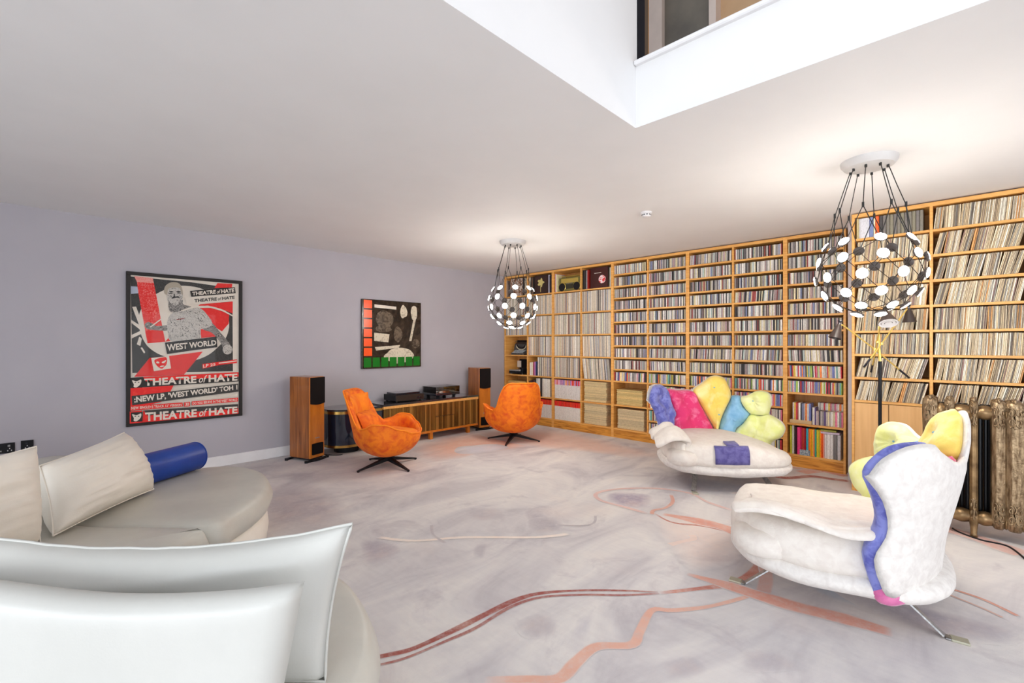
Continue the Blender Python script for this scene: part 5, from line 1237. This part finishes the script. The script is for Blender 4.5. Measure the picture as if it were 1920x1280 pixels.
lamp_arm((1704, 578), (1705.3, 604), .050, ((1700, 580), (1653, 644), (1620, 688)), (3.95, 3.85, 3.78), .34)
lamp_arm((1661.5, 584), (1666, 606), .064, ((1652, 600), (1645, 640), (1633.5, 697)), (3.62, 3.85, 4.1), .24, True)

# ------------------------------------------------------------------ cast-iron radiator
ra = thing('radiator', 'ornate bronzed cast-iron column radiator in front of the tall bookcase', 'radiator', (4.75, -.1, 0))
XF0, XD = 4.63, .235
def yat(px): return onX(px, 760, XF0).y
def column(y, wd, x, r, zlo, zhi, nm, mat):
    """fluted upright: ribbed elliptical section"""
    b = B(); n = 28; rows = []
    for z, k in ((zlo, .6), (zlo + .02, .9), (zlo + .05, 1.04), (zlo + .16, 1.0), (zhi - .22, .98), (zhi - .12, 1.06), (zhi - .03, 1.06), (zhi - .008, 1.0), (zhi, .7)):
        row_ = []
        for j in range(n):
            a = 2 * PI * j / n; fl_ = 1 + .09 * math.cos(9 * a) * (1 if zlo + .1 < z < zhi - .1 else .3)
            row_.append(Vector((x + r * k * fl_ * math.cos(a), y + wd / 2 * k * fl_ * math.sin(a), z)))
        rows.append(row_)
    full = []
    for A, C in zip(rows, rows[1:]):
        full.append(A)
        if C[0].z - A[0].z > .1: full += [[p.lerp(q, t_) for p, q in zip(A, C)] for t_ in (.25, .5, .75)]
    full.append(rows[-1]); V = b.grid(full, closed_u=True); b.bm.faces.new(V[0]); b.bm.faces.new(V[-1]); return b.build(nm, mat, ra, True, True, ang=180)
secs = [(1744, .085, 0), (1780, .055, 0), (1826, .045, 1), (1873, .075, 0), (1904, .095, 0), (1948, .08, 0)]
for k, (px, wd, leg) in enumerate(secs):
    y = yat(px); zt, zb = .972, .085
    c = column(y, wd, XF0 + .035, .035, zb if not leg else .10, zt, 'column', IRON if not leg else IRONP)
    column(y, wd * .9, XF0 + XD - .035, .033, zb, zt, 'column', IRON)
    xf = XF0 - .004; hw = wd / 2
    for z_, sg_ in ((.90, 1), (.835, -1), (.235, 1), (.17, -1)):
        for s2 in (-1, 1): b = B(); b.tube([(xf + .004 * abs(math.cos(a)), y + s2 * (hw * .42 + hw * .40 * (1 - a / 9) * math.cos(a + 1)), z_ + sg_ * .034 * (1 - a / 9) * math.sin(a + 1)) for a in [i * .5 for i in range(15)]], .0048, 5); b.build('scroll', IRON, c, True, True, ang=180)
        b = B(); b.tube([(xf - .002, y + hw * .12 * math.sin(i), z_ - .045 + .09 * i / 8) for i in range(9)], .005, 5); b.build('scroll', IRON, c, True, True, ang=180)
    for j, xx in enumerate((.085, .118, .150)): 
        b = B(); b.tube([(XF0 + xx, y, .13), (XF0 + xx, y, .92)], .014, 10); b.build('inner_tube', IRONB, ra, True, True)
    b = B()      # crown with scroll cresting and foot block
    rows = []
    for f in range(9):
        x = XF0 + .005 + (XD - .01) * f / 8; hz = .04 + .012 * math.sin(f * 2.1 + k)
        rows.append([Vector((x, y + wd / 2 * .96 * math.cos(a), .925 + (hz + .012 * noise.noise(Vector((x * 30, y * 30, a)))) * math.sin(a))) for a in [2 * PI * j / 16 for j in range(16)]])
    V = b.grid(rows, closed_u=True); b.bm.faces.new(V[0]); b.bm.faces.new(V[-1]); cr = b.build('crown', IRON, ra, True, True, ang=180)
    b = B(); b.tube([(XF0 + .02 + .026 * math.cos(a) * (1 - a / 14), y, .972 + .016 * math.sin(a) * (1 - a / 14)) for a in [i * .45 for i in range(18)]], .008, 8); b.tube([(XF0 + .05 + .12 * i / 10, y + .012 * math.sin(i * 1.3), .968 + .012 * math.sin(i * .9) ** 2) for i in range(11)], .009, 8); b.build('scroll', IRON, cr, True, True, ang=180)
    if k < len(secs) - 1:
        y2 = yat(secs[k + 1][0])
        for f_, xx in ((.28, .12), (.52, .17), (.76, .12), (.40, .205), (.66, .205)):
            b = B(); b.tube([(XF0 + xx, y + (y2 - y) * f_, .11), (XF0 + xx, y + (y2 - y) * f_, .93)], .0135, 10); b.build('inner_tube', IRONB, ra, True, True)
    for z, rr in ((.885, .042), (.135, .042)):      # hubs joining the sections
        if k < len(secs) - 1:
            y2 = yat(secs[k + 1][0]); b = B()
            L2 = [y - wd * .3 + (y2 + secs[k + 1][1] * .3 - y + wd * .3) * i / 8 for i in range(9)]; b.grid([[(XF0 + .055 + rr * (1 + .22 * math.sin(PI * i / 8) ** 2) * math.cos(a), yy, z + rr * (1 + .22 * math.sin(PI * i / 8) ** 2) * math.sin(a)) for a in [2 * PI * q_ / 16 for q_ in range(16)]] for i, yy in enumerate(L2)], closed_u=True); b.build('hub', IRONP, ra, True, True, ang=180)
for px, x in ((1826, XF0 + .03), (1744, XF0 + .03), (1948, XF0 + .03), (1744, XF0 + .2), (1948, XF0 + .2)):
    y = yat(px); b = B(); rows = []
    for z, k_ in ((.19, 1.0), (.12, 1.15), (.06, .8), (.02, .75), (0, .9)): rows.append([Vector((x + .026 * k_ * math.cos(a) - (.012 if z < .05 else 0), y + .024 * k_ * math.sin(a), z)) for a in [2 * PI * j / 14 for j in range(14)]])
    V = b.grid(rows, closed_u=True); b.bm.faces.new(V[0]); b.bm.faces.new(V[-1]); b.build('foot', IRONP, ra, True, True, ang=180)
